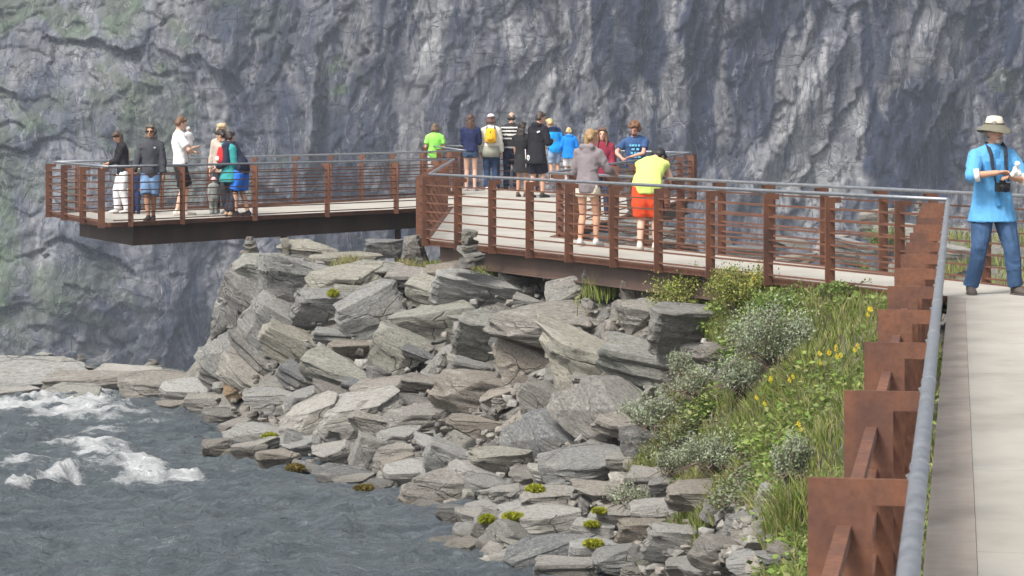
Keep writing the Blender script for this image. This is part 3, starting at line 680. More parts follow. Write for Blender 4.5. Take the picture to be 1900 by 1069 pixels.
# ------------------------------------------------------------------ stones of the bank
rs = random.Random(11)
def stone_mesh(seed, kind, cuts=3, name='stone'):
    r = random.Random(seed); bm = bmesh.new()
    n = {'slab': 15, 'block': 13, 'shard': 11}[kind]
    for i in range(n):
        while True:
            p = Vector((r.uniform(-1, 1), r.uniform(-1, 1), r.uniform(-1, 1)))
            k = (abs(p.x) ** 4 + abs(p.y) ** 4) ** .25
            if k <= 1 and k > .78: break
        if kind == 'slab': p.z = math.copysign(.80 + .20 * r.random(), p.z)
        elif kind == 'block': p.z = math.copysign(.65 + .35 * r.random(), p.z)
        else: p.z *= 1 - .55 * (p.x * .5 + .5); p.y *= 1 - .3 * (p.x * .5 + .5)
        bm.verts.new(p * .5)
    ret = bmesh.ops.convex_hull(bm, input=bm.verts[:])
    bmesh.ops.delete(bm, geom=[g for g in ret['geom_interior'] if isinstance(g, bmesh.types.BMVert)], context='VERTS')
    for v in [v for v in bm.verts if not v.link_faces]: bm.verts.remove(v)
    for q in range(3 if cuts > 1 else 1):                     # knocked-off corners
        no = Vector((r.gauss(0, 1), r.gauss(0, 1), r.gauss(0, .8))).normalized(); far = max(v.co.dot(no) for v in bm.verts)
        g = bmesh.ops.bisect_plane(bm, geom=bm.verts[:] + bm.edges[:] + bm.faces[:], plane_co=no * far * r.uniform(.66, .9), plane_no=no, clear_outer=True)
        ed = [e for e in g['geom_cut'] if isinstance(e, bmesh.types.BMEdge)]
        if ed: bmesh.ops.edgeloop_fill(bm, edges=ed)
    bmesh.ops.dissolve_limit(bm, angle_limit=R(10), verts=bm.verts[:], edges=bm.edges[:])
    bmesh.ops.bevel(bm, geom=bm.edges[:], offset=.009, segments=1, profile=.6, affect='EDGES')
    bmesh.ops.triangulate(bm, faces=bm.faces[:])
    for c in range(cuts):
        L = .24 / (1.8 ** c)
        es = [e for e in bm.edges if e.calc_length() > L]
        if es: bmesh.ops.subdivide_edges(bm, edges=es, cuts=1); bmesh.ops.triangulate(bm, faces=bm.faces[:])
    bm.normal_update()
    P = np.array([v.co for v in bm.verts]); N = np.array([v.normal for v in bm.verts])
    side = 1 - np.abs(N[:, 2])
    lay = np.sign(vn(P[:, 0] * .6, P[:, 1] * .6, P[:, 2] * 9 + seed, seed)) * .5 + vn(P[:, 0] * 1.5, P[:, 1] * 1.5, P[:, 2] * 16, seed + 1)
    d = .025 * lay * side + .034 * fbm(P[:, 0] * 2.6, P[:, 1] * 2.6, P[:, 2] * 3 + seed, 4, seed, .6) + .022 * ridged(P[:, 0] * 6, P[:, 1] * 6, P[:, 2] * 8, 2, seed + 5)
    P = P + N * d[:, None]
    for v, p in zip(bm.verts, P): v.co = p
    me = bpy.data.meshes.new(name); bm.to_mesh(me); bm.free()
    me.materials.append(STONE); me.shade_smooth(); me.set_sharp_from_angle(angle=R(22))
    return me
VAR = {k: [stone_mesh(100 + 20 * j + i, k) for i in range(n)] for j, (k, n) in enumerate((('slab', 11), ('block', 9), ('shard', 6)))}
TONES = {'g': (.285, .275, .252), 't': (.300, .272, .235), 'l': (.370, .360, .335), 'd': (.190, .185, .175), 'c': (.300, .292, .248), 'o': (.33, .235, .140)}
NST = [0]
def put_stone(pos, sx, sy, sz, rot, tone, kind=None, parent=None, name='stone', grow=1.29):
    kind = kind or rs.choice(('slab', 'slab', 'slab', 'block', 'shard'))
    o = bpy.data.objects.new(name, rs.choice(VAR[kind])); o.location = pos
    o.scale = (sx * grow, sy * 1.15, sz * grow); o.rotation_euler = rot
    c = TONES[tone]; k = rs.uniform(.86, 1.14); h = rs.uniform(-.012, .012)
    o.color = (c[0] * k + h, c[1] * k, c[2] * k - h, 1)
    link(o, parent or BANK); NST[0] += 1
    return o
def px_stone(cx, cy, w, h, rot, tone, kind=None, lift=0.0, dy=0.0, parent=None, name='stone'):
    p = hit(cx, cy + h * .15)
    if p is None: return None
    Y = p.y + dy; k = Y / F
    p = Vector(at(cx, cy, Y + .04))
    sx, hh_ = w * k, h * k; sy = max(.26, .85 * math.sqrt(sx * hh_)); th = R(rs.uniform(10, 30) if kind == 'slab' else rs.uniform(4, 20))
    sz = max(.55 * hh_, (hh_ - .8 * sy * math.sin(th)) / math.cos(th))
    p.y += sy * .14
    return put_stone(p, sx, sy, sz, (th, R(rot + rs.uniform(-3, 3)), R(rs.uniform(-22, 22))), tone, kind, parent, name)
STONES = '''1035 605 240 78 3 g slab|895 550 155 62 12 l slab|1070 545 115 75 -16 g shard|1200 605 95 82 0 g block|1300 618 175 82 8 g slab|1205 680 195 88 8 c slab|1080 690 205 125 20 c slab|1130 765 165 110 33 g slab
965 680 95 85 28 t slab|885 735 155 78 14 t slab|805 605 155 72 -8 c block|690 590 115 88 -22 g slab|745 665 115 84 20 c block|650 692 155 72 12 c slab|660 655 92 36 5 t slab|620 627 84 32 4 g slab|820 675 68 62 10 g block|720 735 105 52 -4 t slab
790 725 84 42 10 t slab|915 640 115 92 20 c slab|830 545 125 60 5 c slab|640 785 205 92 -10 l slab|575 795 125 84 -26 l slab|705 790 105 74 10 g block|785 780 125 52 0 t slab|885 795 95 38 8 t slab|945 785 52 58 -34 t shard|1020 812 135 92 24 d slab
1085 870 155 68 -8 g slab|1020 893 74 52 0 l block|850 865 125 74 18 g slab|935 860 115 62 0 c block|680 850 52 76 14 g slab|625 850 74 62 -18 l slab|730 852 64 52 0 t block|640 893 95 42 5 d slab|695 908 84 36 0 d block|820 912 135 84 10 g block
760 882 84 52 0 l slab|415 837 78 42 0 d block|462 842 64 38 0 g block|520 862 74 54 0 t block|480 805 105 32 10 l slab|440 790 64 26 -4 g slab|570 882 74 42 8 g slab|510 746 95 44 0 g slab|570 748 74 52 -8 g slab|612 742 74 52 14 d slab
438 730 34 64 -28 o shard|545 702 64 52 28 d slab|410 775 64 30 0 d slab|1020 937 98 58 -5 l block|940 920 84 74 -14 l shard|1010 985 145 74 -8 l slab|1030 1037 155 74 -10 d slab|935 1012 84 84 28 g slab|900 962 64 64 0 l block
1125 915 115 44 0 t slab|1150 965 74 54 0 g block|1222 955 95 50 -5 l block|1190 992 74 52 0 t block|1312 925 135 54 3 t block|1262 1012 105 64 5 l block|1332 1032 95 64 18 t slab|1162 1047 115 64 -5 g block|1100 1030 84 52 0 l slab
1275 1056 84 44 0 g block|1392 1005 64 38 0 t slab|1280 990 64 20 0 g slab|1422 925 38 54 0 l block|1372 968 44 34 0 g block|858 1032 64 54 -8 g block|1202 900 74 64 -8 t slab|1192 830 84 62 0 d slab|1172 790 125 42 8 t slab
560 545 145 115 8 g block|500 515 125 74 0 c block|470 565 105 105 32 d slab|432 595 64 105 28 g slab|520 605 115 94 32 g slab|480 655 125 62 38 d slab|430 662 95 72 34 g slab|542 652 125 72 28 c slab|602 572 95 72 0 g block|462 702 115 52 34 g slab
402 645 44 84 20 c slab|640 525 125 62 0 c slab|705 512 125 42 0 c slab|772 522 125 52 0 t slab|652 548 64 34 0 c block|402 702 64 52 18 l slab|842 508 105 36 0 t slab|985 560 60 30 5 g slab|1160 585 60 34 -10 t slab
60 705 185 60 0 l slab|200 712 205 54 -2 t slab|300 722 145 54 0 g slab|262 732 34 54 -18 t shard|352 728 95 48 0 l slab|140 740 95 42 0 c slab|30 738 84 34 0 l slab|382 750 74 32 0 g slab|330 758 70 34 -6 t slab|120 690 90 26 4 t slab|230 690 110 24 -2 l slab
720 640 46 30 0 d block|870 690 70 44 12 g slab|760 750 70 30 6 d slab|930 745 60 40 -10 t slab|1000 745 70 60 25 g slab|860 600 60 40 0 c block|1240 770 60 44 10 t slab|980 890 60 40 0 t slab|900 905 70 40 8 g slab|800 950 60 34 0 g slab
1060 800 60 40 20 t slab|1110 820 70 40 15 t slab|1160 855 60 34 -6 g slab|1240 910 56 40 0 g slab|1440 985 60 44 -20 t slab|1470 1035 70 50 0 t slab|1400 1050 80 40 0 l slab|1230 590 50 36 0 g slab|740 815 70 40 0 l slab|800 830 64 40 10 l slab
660 720 60 34 8 d slab|590 710 70 36 18 d slab|620 680 60 34 10 g slab|705 700 50 34 14 d slab|1265 655 80 50 8 g slab|1330 660 80 40 5 t slab|870 1000 50 50 0 l slab|1100 990 70 44 6 l slab|1150 920 50 26 0 t slab|560 830 70 44 -14 g slab'''
for row in STONES.replace('\n', '|').split('|'):
    f = row.split(); px_stone(*[float(q) for q in f[:5]], f[5], f[6])
# stones seen on the skyline and below the decks
def free_stone(px, py, Y, w, h, rot, tone, kind='slab', depth=None):
    k = Y / F; p = at(px, py, Y)
    return put_stone(p, w * k, depth or .8 * math.sqrt(w * h) * k, h * k, (R(rs.uniform(4, 14)), R(rot), R(rs.uniform(-15, 15))), tone, kind)
free_stone(578, 465, 37.3, 100, 38, 4, 'c', 'shard'); free_stone(532, 462, 37.2, 16, 34, -10, 'c', 'block'); free_stone(772, 466, 36.4, 46, 52, 3, 'd', 'block', .35); free_stone(712, 462, 37.5, 60, 30, 0, 'd', 'block')
free_stone(1172, 548, 30.8, 40, 50, 0, 't', 'block', .3); free_stone(1110, 530, 31.8, 70, 50, 10, 'g', 'block'); free_stone(1215, 545, 30.4, 40, 50, 0, 'd', 'block')
free_stone(490, 486, 37.3, 90, 22, 2, 'l'); free_stone(545, 484, 37.2, 70, 20, 0, 'd'); free_stone(640, 484, 36.9, 120, 22, -2, 'c'); free_stone(455, 505, 37.2, 60, 40, 0, 't', 'block')
for (px_, py_, Y_, w_, h_, t_) in ((1175, 430, 41.5, 90, 30, 'g'), (1235, 440, 40.5, 60, 30, 't'), (1130, 452, 40, 90, 26, 'd'), (1205, 455, 39, 70, 24, 'l'), (1260, 462, 38.5, 60, 20, 'g'), (1590, 458, 37, 90, 18, 'l'), (1545, 452, 38, 60, 22, 'l'), (1470, 452, 40, 60, 14, 'l'),
                               (1630, 405, 42, 60, 26, 'g'), (1660, 430, 41, 70, 24, 'l'), (1560, 480, 36, 90, 20, 't'), (1480, 482, 36, 80, 18, 't'), (1390, 468, 38, 90, 16, 'd'), (1700, 460, 38, 60, 24, 't'), (1335, 452, 40, 40, 14, 'd'), (1760, 470, 38, 80, 24, 'l'), (1850, 480, 37, 70, 20, 't')):
    free_stone(px_, py_, Y_, w_, h_, rs.uniform(-14, 14), t_)
for (px_, py_, Y_, w_, h_, r_, t_, k_) in ((925, 1000, 25.3, 96, 70, 20, 'g', 'slab'), (905, 1045, 24.4, 90, 60, -6, 'l', 'block'), (975, 1052, 24.0, 120, 60, -8, 'g', 'slab'), (862, 1028, 24.9, 60, 40, 8, 'g', 'block'), (885, 975, 26.0, 70, 50, 0, 'l', 'block'), (955, 965, 26.2, 90, 50, -6, 'l', 'slab'), (845, 960, 26.6, 60, 34, 4, 'd', 'slab'), (1050, 1062, 23.4, 130, 44, 0, 'l', 'slab')):
    free_stone(px_, py_, Y_, w_, h_, r_, t_, k_)
# infill stones
ROCKS = [(400, 600), (430, 490), (560, 478), (900, 512), (1000, 530), (1200, 570), (1330, 640), (1290, 700), (1180, 790), (1230, 890), (1440, 930), (1480, 1066), (890, 1066), (830, 1000), (760, 935), (600, 885), (480, 860), (390, 835), (380, 745), (250, 768), (10, 742), (10, 685), (350, 690)]
fill = []; tries = 0
while len(fill) < 285 - NST[0] and tries < 6000:
    tries += 1; x, y = rs.uniform(0, 1490), rs.uniform(480, 1066)
    if not inpoly(np.array(x), np.array(y), ROCKS): continue
    s = rs.uniform(30, 66)
    if any(abs(x - q[0]) < (s + q[2]) * .36 and abs(y - q[1]) < (s + q[2]) * .24 for q in fill): continue
    fill.append((x, y, s))
    base = 30 if x < 560 and 520 < y < 720 else 6
    px_stone(x, y, s * rs.uniform(.9, 1.5), s * rs.uniform(.5, .8), base + rs.gauss(0, 12), rs.choice('ggltcdgt'))
# small rubble that nobody could count, one mesh
lows = [stone_mesh(900 + i, k, 1, 'rubble_piece') for i, k in enumerate(('slab', 'block', 'shard', 'slab', 'slab'))]
lowv = []
for m_ in lows:
    v = np.zeros(len(m_.vertices) * 3); m_.vertices.foreach_get('co', v); lowv.append((v.reshape(-1, 3), np.array([p.vertices[:] for p in m_.polygons])))
V_, T_, C_l = [], [], []; off = 0; n_ = 0
while n_ < 1300:
    x, y = rs.uniform(0, 1490), rs.uniform(485, 1066)
    if not inpoly(np.array(x), np.array(y), ROCKS): continue
    p = hit(x, y)
    if p is None: continue
    s = rs.uniform(.04, .15) * (1.3 if rs.random() < .2 else .8); v, t = rs.choice(lowv)
    M = (Matrix.Rotation(rs.uniform(0, 6.3), 3, 'Z') @ Matrix.Rotation(rs.gauss(0, .35), 3, 'X')); M = np.array(M)
    V_.append((v * np.array((s * 1.5, s * 1.2, s * .75))) @ M.T + np.array(p) + np.array((0, rs.uniform(-.05, .2), rs.uniform(-.02, .05)))); T_.append(t + off); off += len(v)
    c = np.array(TONES[rs.choice('ggltcdt')]) * rs.uniform(.85, 1.15); C_l.append(np.tile(c, (len(v), 1))); n_ += 1
t_ = NT('rubble_stone'); v = t_.world(); c = t_.mix(t_.ramp(t_.noise(30, 6, .7, v), [(.35, .7), (.7, 0.0)]), t_.attr('tint'), (.09, .085, .08)); t_.bump(t_.noise(22, 6, .7, v), .5, .02); t_.fin(c, .88, 0, .2)
me = tri_mesh('rubble', np.concatenate(V_), np.concatenate(T_), [t_.m]); vcol(me, 'tint', np.concatenate(C_l))
tag(obj('rubble', me), 'broken grey rubble between the larger stones of the bank', 'rubble', None, 'stuff')
for m_ in lows: bpy.data.meshes.remove(m_)

# cairns
def cairn(px, py, Y, label, stones):
    b = at(px, py, Y); root = tag(empty('cairn', b), label, 'cairn', 'cairns of stacked flat stones')
    z = 0
    for (w_, h_, ox, rot, tn) in stones:
        k = Y / F
        put_stone((ox * k, 0, z + h_ * k / 2), w_ * k, w_ * k * .8, h_ * k * 1.15, (R(rs.uniform(-5, 8)), R(rot), R(rs.uniform(-60, 60))), tn, 'slab', root, grow=1.06)
        z += h_ * k * .92
    return root
cairn(464, 492, 37.0, 'beige cairn of many thin stones at the outer corner of the outcrop', [(42, 12, 0, 0, 't'), (38, 9, 1, 4, 'l'), (33, 8, -2, -4, 't'), (30, 7, 1, 5, 'c'), (26, 7, 0, -3, 't'), (22, 7, -1, 4, 'l'), (16, 6, -1, 0, 't')])
cairn(872, 492, 33.6, 'leaning grey cairn of angular blocks in front of the walkway railing', [(62, 17, 0, -6, 'd'), (56, 12, 3, 16, 'g'), (34, 10, -3, -8, 'c'), (36, 11, 4, 14, 'g'), (26, 10, -4, -10, 'c'), (32, 9, 0, 8, 'c')])
cairn(283, 692, 40.2, 'small flat cairn on the low ledge across the pool', [(36, 8, 0, 0, 'l'), (34, 7, 1, 3, 'c'), (28, 6, -2, -3, 'l'), (20, 5, 1, 3, 't')])
cairn(150, 680, 41.5, 'tiny blurred cairn on the far end of the low ledge', [(24, 8, 0, 0, 't'), (18, 8, 0, 4, 'l'), (12, 6, 0, 0, 't')])
cairn(68, 692, 40.8, 'cairn of two tilted blocks on the low ledge above the foam', [(28, 24, 0, 30, 'd'), (32, 14, 14, 0, 'l')])
cairn(1704, 402, 40.0, 'pale round stone cairn standing beyond the valley side railing', [(26, 9, 0, 0, 'l'), (18, 9, 0, 5, 'l'), (16, 8, 1, -4, 'l'), (12, 8, 0, 0, 'l')])

# ------------------------------------------------------------------ vegetation
rv = np.random.RandomState(5)
LEAF = m_leafy('leaf'); GRASS = m_leafy('grass_blade', trans=.3)
TWIG = plain('twig_bark', (.13, .095, .075), .85)
def blades(name, pts, hmin, hmax, wid, cols, lean=.35, label=None, cat='grass', kind='stuff', parent=None):
    n = len(pts); P = np.asarray(pts); h = rv.uniform(hmin, hmax, n); a = rv.uniform(0, 2 * np.pi, n); l = h * rv.uniform(.05, lean, n) * 1.6
    dx = np.stack([np.cos(a), np.sin(a), 0 * a], 1); b = rv.uniform(0, 2 * np.pi, n); sx = np.stack([np.cos(b), np.sin(b), 0 * b], 1) * (wid * rv.uniform(.6, 1.3, n))[:, None]
    up = np.array((0, 0, 1.0))
    m1 = P + up * (h * .55)[:, None] + dx * (l * .3)[:, None]; tp = P + up * (h * .95)[:, None] + dx * l[:, None]
    V = np.stack([P - sx, P + sx, m1 - sx * .8, m1 + sx * .8, tp], 1).reshape(-1, 3)
    o = (np.arange(n) * 5)[:, None]
    T = np.concatenate([o + [0, 1, 3], o + [0, 3, 2], o + [2, 3, 4]], 1).reshape(-1, 3)
    me = tri_mesh(name, V, T, [GRASS])
    c = np.asarray(cols)[rv.randint(0, len(cols), n)] * rv.uniform(.7, 1.25, (n, 1)); vcol(me, 'tint', np.repeat(c, 5, 0))
    o_ = obj(name, me, parent)
    if label: tag(o_, label, cat, None, kind)
    return o_
GREEN = [(.14, .21, .034), (.185, .25, .044), (.235, .28, .06), (.29, .30, .085), (.105, .17, .034), (.32, .285, .145), (.235, .235, .115), (.17, .14, .09)]
DRY = [(.32, .30, .11), (.20, .25, .06), (.40, .34, .19), (.24, .20, .13)]
def world_poly(P): return [tuple(hit(*p)[:2]) for p in P]
GP = world_poly([(1255, 590), (1300, 565), (1400, 552), (1480, 550), (1500, 620), (1500, 800), (1480, 1060), (1440, 1000), (1430, 930), (1390, 840), (1300, 800), (1260, 740), (1330, 690), (1330, 640)])
def sample(poly, n, clump=1.0, seed=0, thr=-.25):
    P = np.array(poly); lo, hi = P.min(0), P.max(0); out_ = []
    while sum(len(q) for q in out_) < n:
        q = rv.uniform(lo, hi, (n, 2)); k = inpoly(q[:, 0], q[:, 1], poly)
        k &= fbm(q[:, 0] * clump, q[:, 1] * clump, 0, 3, seed) > thr
        out_.append(q[k])
    q = np.concatenate(out_)[:n]; return np.column_stack([q, gz(q[:, 0], q[:, 1]) - .03])
strip = [(NEAR(y) - .05, y) for y in (4, 12, 18, 24.4)] + [(LEFT(y) - .05, y) for y in (25.5, 28)] + [(colx(1420, 26), 26), (colx(1420, 22), 22), (colx(1440, 18), 18), (.4, 12), (-.6, 5)]
pts = np.concatenate([sample(GP, 26000, 1.2, 1, -.22), sample(strip, 42000, 1.2, 2, -.5)])
blades('grass', pts, .04, .21, .0055, GREEN, .5, 'lush green grass on the slope below the near railing')
edge_ = world_poly([(1235, 720), (1300, 700), (1340, 720), (1400, 840), (1440, 930), (1440, 1000), (1380, 940), (1240, 910), (1190, 850)])
blades('grass', sample(edge_, 7000, 1.6, 9, .0), .05, .2, .0055, DRY + GREEN, .7, 'thin dry grass between the willows and the stones')
back = [(5.6, 28.6), (4.2, 31.5), (5.2, 36), (6.2, 38), (7.5, 41), (11, 40), (11, 27), (7.4, 24.5)]
blades('grass', sample(back, 16000, .9, 3, -.1), .08, .26, .007, GREEN + DRY, .5, 'sparse yellow green grass beyond the valley side railing')
for i, (px_, py_, w_, h_, lab, dry) in enumerate(((940, 512, 100, 26, 'bright grass tuft between the leaning cairn and the walkway beam', 0), (812, 484, 50, 14, 'short grass tuft below the railing corner post', 0), (752, 499, 46, 12, 'flat yellowish grass tuft on top of the outcrop', 1), (1130, 538, 70, 34, 'grass tuft in the gap under the walkway beam', 0),
        (1280, 965, 80, 24, 'grass tuft growing behind the pale block near the bottom edge', 0), (1300, 968, 40, 24, 'leafy green clump between blocks near the bottom edge', 0), (640, 498, 40, 16, 'small olive tuft on the outcrop top', 1), (1195, 868, 40, 20, 'dark green clump beside the tan slab', 0), (1470, 990, 60, 80, 'grass clump beside the nearest rusted post', 0))):
    c = hit(px_, py_)
    if c is None: continue
    n = int(w_ * 16); k = c.y / F; q = np.column_stack([c.x + rv.normal(0, w_ * k * .33, n), c.y + rv.normal(0, .18, n)])
    q = np.column_stack([q, gz(q[:, 0], q[:, 1]) - .02])
    blades('grass_tuft', q - np.array(c), h_ * k * .6, h_ * k * 1.5, .006, DRY if dry else GREEN, .5, lab, 'grass tuft', 'stuff').location = c


def weeds(name, poly, n, label, cols, smin, smax, seed, thr):            # broad leaved ground cover
    c0 = sample(poly, n // 14, 1.5, seed, thr); p = np.repeat(c0, 14, 0); n = len(p); p = p + rv.normal(0, 1, (n, 3)) * np.array((.07, .07, .03)) + np.array((0, 0, .07))
    d = rv.normal(0, 1, (n, 3)); d[:, 2] = np.abs(d[:, 2]) * .5 + .1; d /= np.linalg.norm(d, axis=1)[:, None]
    s_ = np.cross(d, rv.normal(0, 1, (n, 3)) * .4 + np.array((0, 0, 1))); s_ /= np.linalg.norm(s_, axis=1)[:, None] + 1e-6
    L = rv.uniform(smin, smax, n)[:, None]; W = L * .36
    V = np.stack([p, p + d * L * .45 + s_ * W, p + d * L - np.array((0, 0, 1)) * L * .15, p + d * L * .45 - s_ * W], 1).reshape(-1, 3)
    me = tri_mesh(name, V, np.arange(n * 4).reshape(n, 4), [LEAF]); vcol(me, 'tint', np.repeat(np.asarray(cols)[rv.randint(0, len(cols), n)] * rv.uniform(.7, 1.25, (n, 1)), 4, 0))
    tag(obj(name, me), label, 'plants', None, 'stuff')
WD = [(.13, .21, .04), (.18, .26, .06), (.22, .29, .07), (.14, .19, .06), (.28, .30, .12)]
weeds('ground_cover', GP, 9000, 'low broad leaved weeds among the grass of the slope', WD, .03, .075, 21, .0)
weeds('ground_cover', strip, 12000, 'leafy weeds along the foot of the near railing', WD, .03, .08, 22, -.1)
weeds('ground_cover', edge_, 6000, 'grey green creeping plants between willows and stones', [(.19, .22, .13), (.14, .18, .08), (.24, .26, .17), (.13, .10, .07)], .025, .05, 23, .0)

def shrub(px, py, w, h, label, kind, leaves, Y=None, group=None):
    """py is the row of the shrub's foot"""
    c = hit(px, py) if Y is None else Vector(at(px, py, Y))
    if c is None: return
    k = c.y / F; rx, rz = w * k / 2, h * k
    root = tag(empty('shrub', c), label, 'shrub', group)
    st = MB(); tips = []
    for i in range(int(9 + w / 9)):
        a = rv.uniform(0, 6.283); q = math.sqrt(rv.uniform(.02, 1)); top = Vector((math.cos(a) * rx * q, math.sin(a) * rx * q * .8, rz * rv.uniform(.55, 1.0) * (1 - .35 * q * q)))
        b0 = Vector((rv.normal(0, rx * .16), rv.normal(0, rx * .12), -.04)); mid = b0.lerp(top, .5) + Vector((rv.normal(0, .05), rv.normal(0, .05), -.03))
        st.tube([b0, mid, top], [.011, .007, .003], 5)
        tips += [(mid.lerp(top, t), 1.0) for t in (.15, .5, .75, 1.0)]
        for j in range(3):
            e = mid.lerp(top, rv.uniform(.1, .9)); f = e + Vector((rv.normal(0, rx * .28), rv.normal(0, rx * .25), abs(rv.normal(0, rz * .16))))
            st.tube([e, f], [.005, .002], 4); tips += [(e.lerp(f, t), 1) for t in (.4, .7, 1.0)]
    for i in range(int(w / 7) if kind == 'silver' else 0):           # bare brown twigs at the foot
        a = rv.uniform(0, 6.283); L = rx * rv.uniform(.7, 1.5)
        st.tube([(0, 0, 0), (math.cos(a) * L * .5, math.sin(a) * L * .5 - .1, .05 + rz * .18), (math.cos(a) * L, math.sin(a) * L - .15, rz * rv.uniform(.05, .3))], [.010, .007, .003], 5)
    st.build('stem', TWIG, root)
    T = np.array([t[0] for t in tips]); n = leaves
    p = T[rv.randint(0, len(T), n)] + rv.normal(0, 1, (n, 3)) * np.array((rx * .10, rx * .10, rz * .085))
    d = rv.normal(0, 1, (n, 3)); d[:, 2] = np.abs(d[:, 2]) * .8 + .25; d /= np.linalg.norm(d, axis=1)[:, None]
    s = np.cross(d, rv.normal(0, 1, (n, 3))); s /= np.linalg.norm(s, axis=1)[:, None] + 1e-6
    L = rv.uniform(.020, .040, n)[:, None] * (1.0 if kind != 'silver' else .95); W = L * .26
    V = np.stack([p, p + d * L * .5 + s * W, p + d * L, p + d * L * .5 - s * W], 1).reshape(-1, 3); q = np.arange(n * 4).reshape(n, 4)
    me = tri_mesh('foliage', V, q, [LEAF])
    cols = {'silver': [(.28, .32, .21), (.32, .355, .25), (.25, .30, .18), (.36, .39, .29), (.20, .25, .13)], 'yellow': [(.26, .28, .06), (.34, .34, .09), (.19, .24, .05), (.42, .40, .15), (.14, .19, .04)], 'green': [(.12, .20, .05), (.17, .25, .06), (.22, .27, .08)]}[kind]
    c_ = np.asarray(cols)[rv.randint(0, len(cols), n)] * rv.uniform(.75, 1.2, (n, 1)); vcol(me, 'tint', np.repeat(c_, 4, 0))
    obj('foliage', me, root)
    return root
SIL = 'silver leaved willow shrubs on the grassy slope'
shrub(1278, 590, 150, 88, 'yellow green shrub with small leaves at the left end under the walkway edge', 'yellow', 7000)
shrub(1375, 585, 150, 92, 'taller yellow green shrub touching the walkway post', 'yellow', 7000)
shrub(1445, 690, 165, 140, 'largest silver willow shrub in the middle of the slope', 'silver', 8000, group=SIL)
shrub(1392, 655, 90, 70, 'silver willow beside the grey slab under the yellow shrub', 'silver', 2000, group=SIL)
shrub(1385, 735, 130, 85, 'loose twiggy silver willow left of the yellow flowers', 'silver', 4200, group=SIL)
shrub(1300, 745, 110, 70, 'straggly silver willow at the rocks with bare twigs', 'silver', 1500, group=SIL)
shrub(1212, 805, 125, 72, 'round pale silver willow cushion on the tan slab', 'silver', 3400, group=SIL)
shrub(1335, 880, 125, 82, 'low pale silver willow above tangled bare stems', 'silver', 4200, group=SIL)
shrub(1262, 890, 90, 76, 'thin grey green willow beside the dark cleft', 'silver', 1300, group=SIL)
shrub(1472, 905, 84, 100, 'silver willow next to the nearest rusted posts', 'silver', 3200, group=SIL)
shrub(1170, 950, 95, 54, 'sparse feathery willow between grey blocks', 'silver', 1100, group=SIL)
shrub(1270, 700, 70, 50, 'small grey willow in the gap beside the lichen slab', 'silver', 1200, group=SIL)
shrub(1450, 590, 110, 56, 'fresh green shrub right of the taller yellow green one', 'green', 3000)
shrub(1640, 478, 80, 70, 'dark green bush beyond the valley side railing', 'green', 2200, Y=38)
shrub(1600, 545, 90, 50, 'leafy green plant under the walkway edge by the near railing', 'green', 2000)
shrub(1545, 548, 80, 40, 'green weeds below the middle of the walkway edge', 'green', 1600)

YEL = plain('yellow_petal', (.80, .62, .02), .6); FSTEM = plain('flower_stem', (.10, .15, .03), .7)
petal = MB()
for i in range(46):
    t = random.random(); a = random.uniform(0, 6.28); r_ = .028 * (1 - .6 * t) * random.uniform(.3, 1); c = Vector((math.cos(a) * r_, math.sin(a) * r_, .10 * t)); d = Vector((random.gauss(0, 1), random.gauss(0, 1), random.gauss(.4, .6))).normalized() * .014; s_ = d.orthogonal().normalized() * .008
    petal.add([c, c + d + s_, c + d * 1.8, c + d - s_], [(0, 1, 2, 3)])
petal.V = [(x * .45, y * .45, z_ * .45) for x, y, z_ in petal.V]
petal_m = petal.mesh('flower_head', YEL); stem_m = MB().tube([(0, 0, 0), (.01, 0, .16), (0, 0, .32)], [.005, .004, .003], 5).mesh('stem', FSTEM)
FL = [(1614, 612, 'yellow flower spike beside the third rusted post'), (1548, 690, 'tall yellow flower spike between willow and post'), (1562, 702, 'lower of two yellow flowers right of the large willow'), (1518, 700, 'yellow flower nearest the foot of the large willow'), (1468, 735, 'orange yellow flower below the large willow'), (1428, 738, 'pale yellow flower left of the orange one'), (1482, 838, 'single yellow flower in grass left of the second rusted post'), (1240, 655, 'small yellow flower in the cleft between slabs'),
      (1395, 545, 'yellow bloom among the yellow green shrub tops'), (1350, 520, 'yellow bloom at the left end of the shrub by the railing'), (1595, 690, 'yellow flower half hidden by the third rusted post'), (1404, 520, 'yellow flower rising in front of the railing post'), (1410, 780, 'yellow flower low in the grass under the orange one'), (1610, 605, 'second yellow bloom beside the third rusted post'), (1552, 683, 'upper bloom of the tall spike pair')]
for (px_, py_, lab) in FL:
    c = hit(px_, py_ + 26)
    if c is None: continue
    root = tag(empty('wildflower', c), lab or 'yellow wildflower scattered in the grass slope', 'flower', 'yellow wildflowers on the slope')
    obj('stem', stem_m, root)
    for j in range(2): h_ = obj('flower_head', petal_m, root, (random.gauss(0, .022), random.gauss(0, .02), .30 + random.gauss(0, .025)))
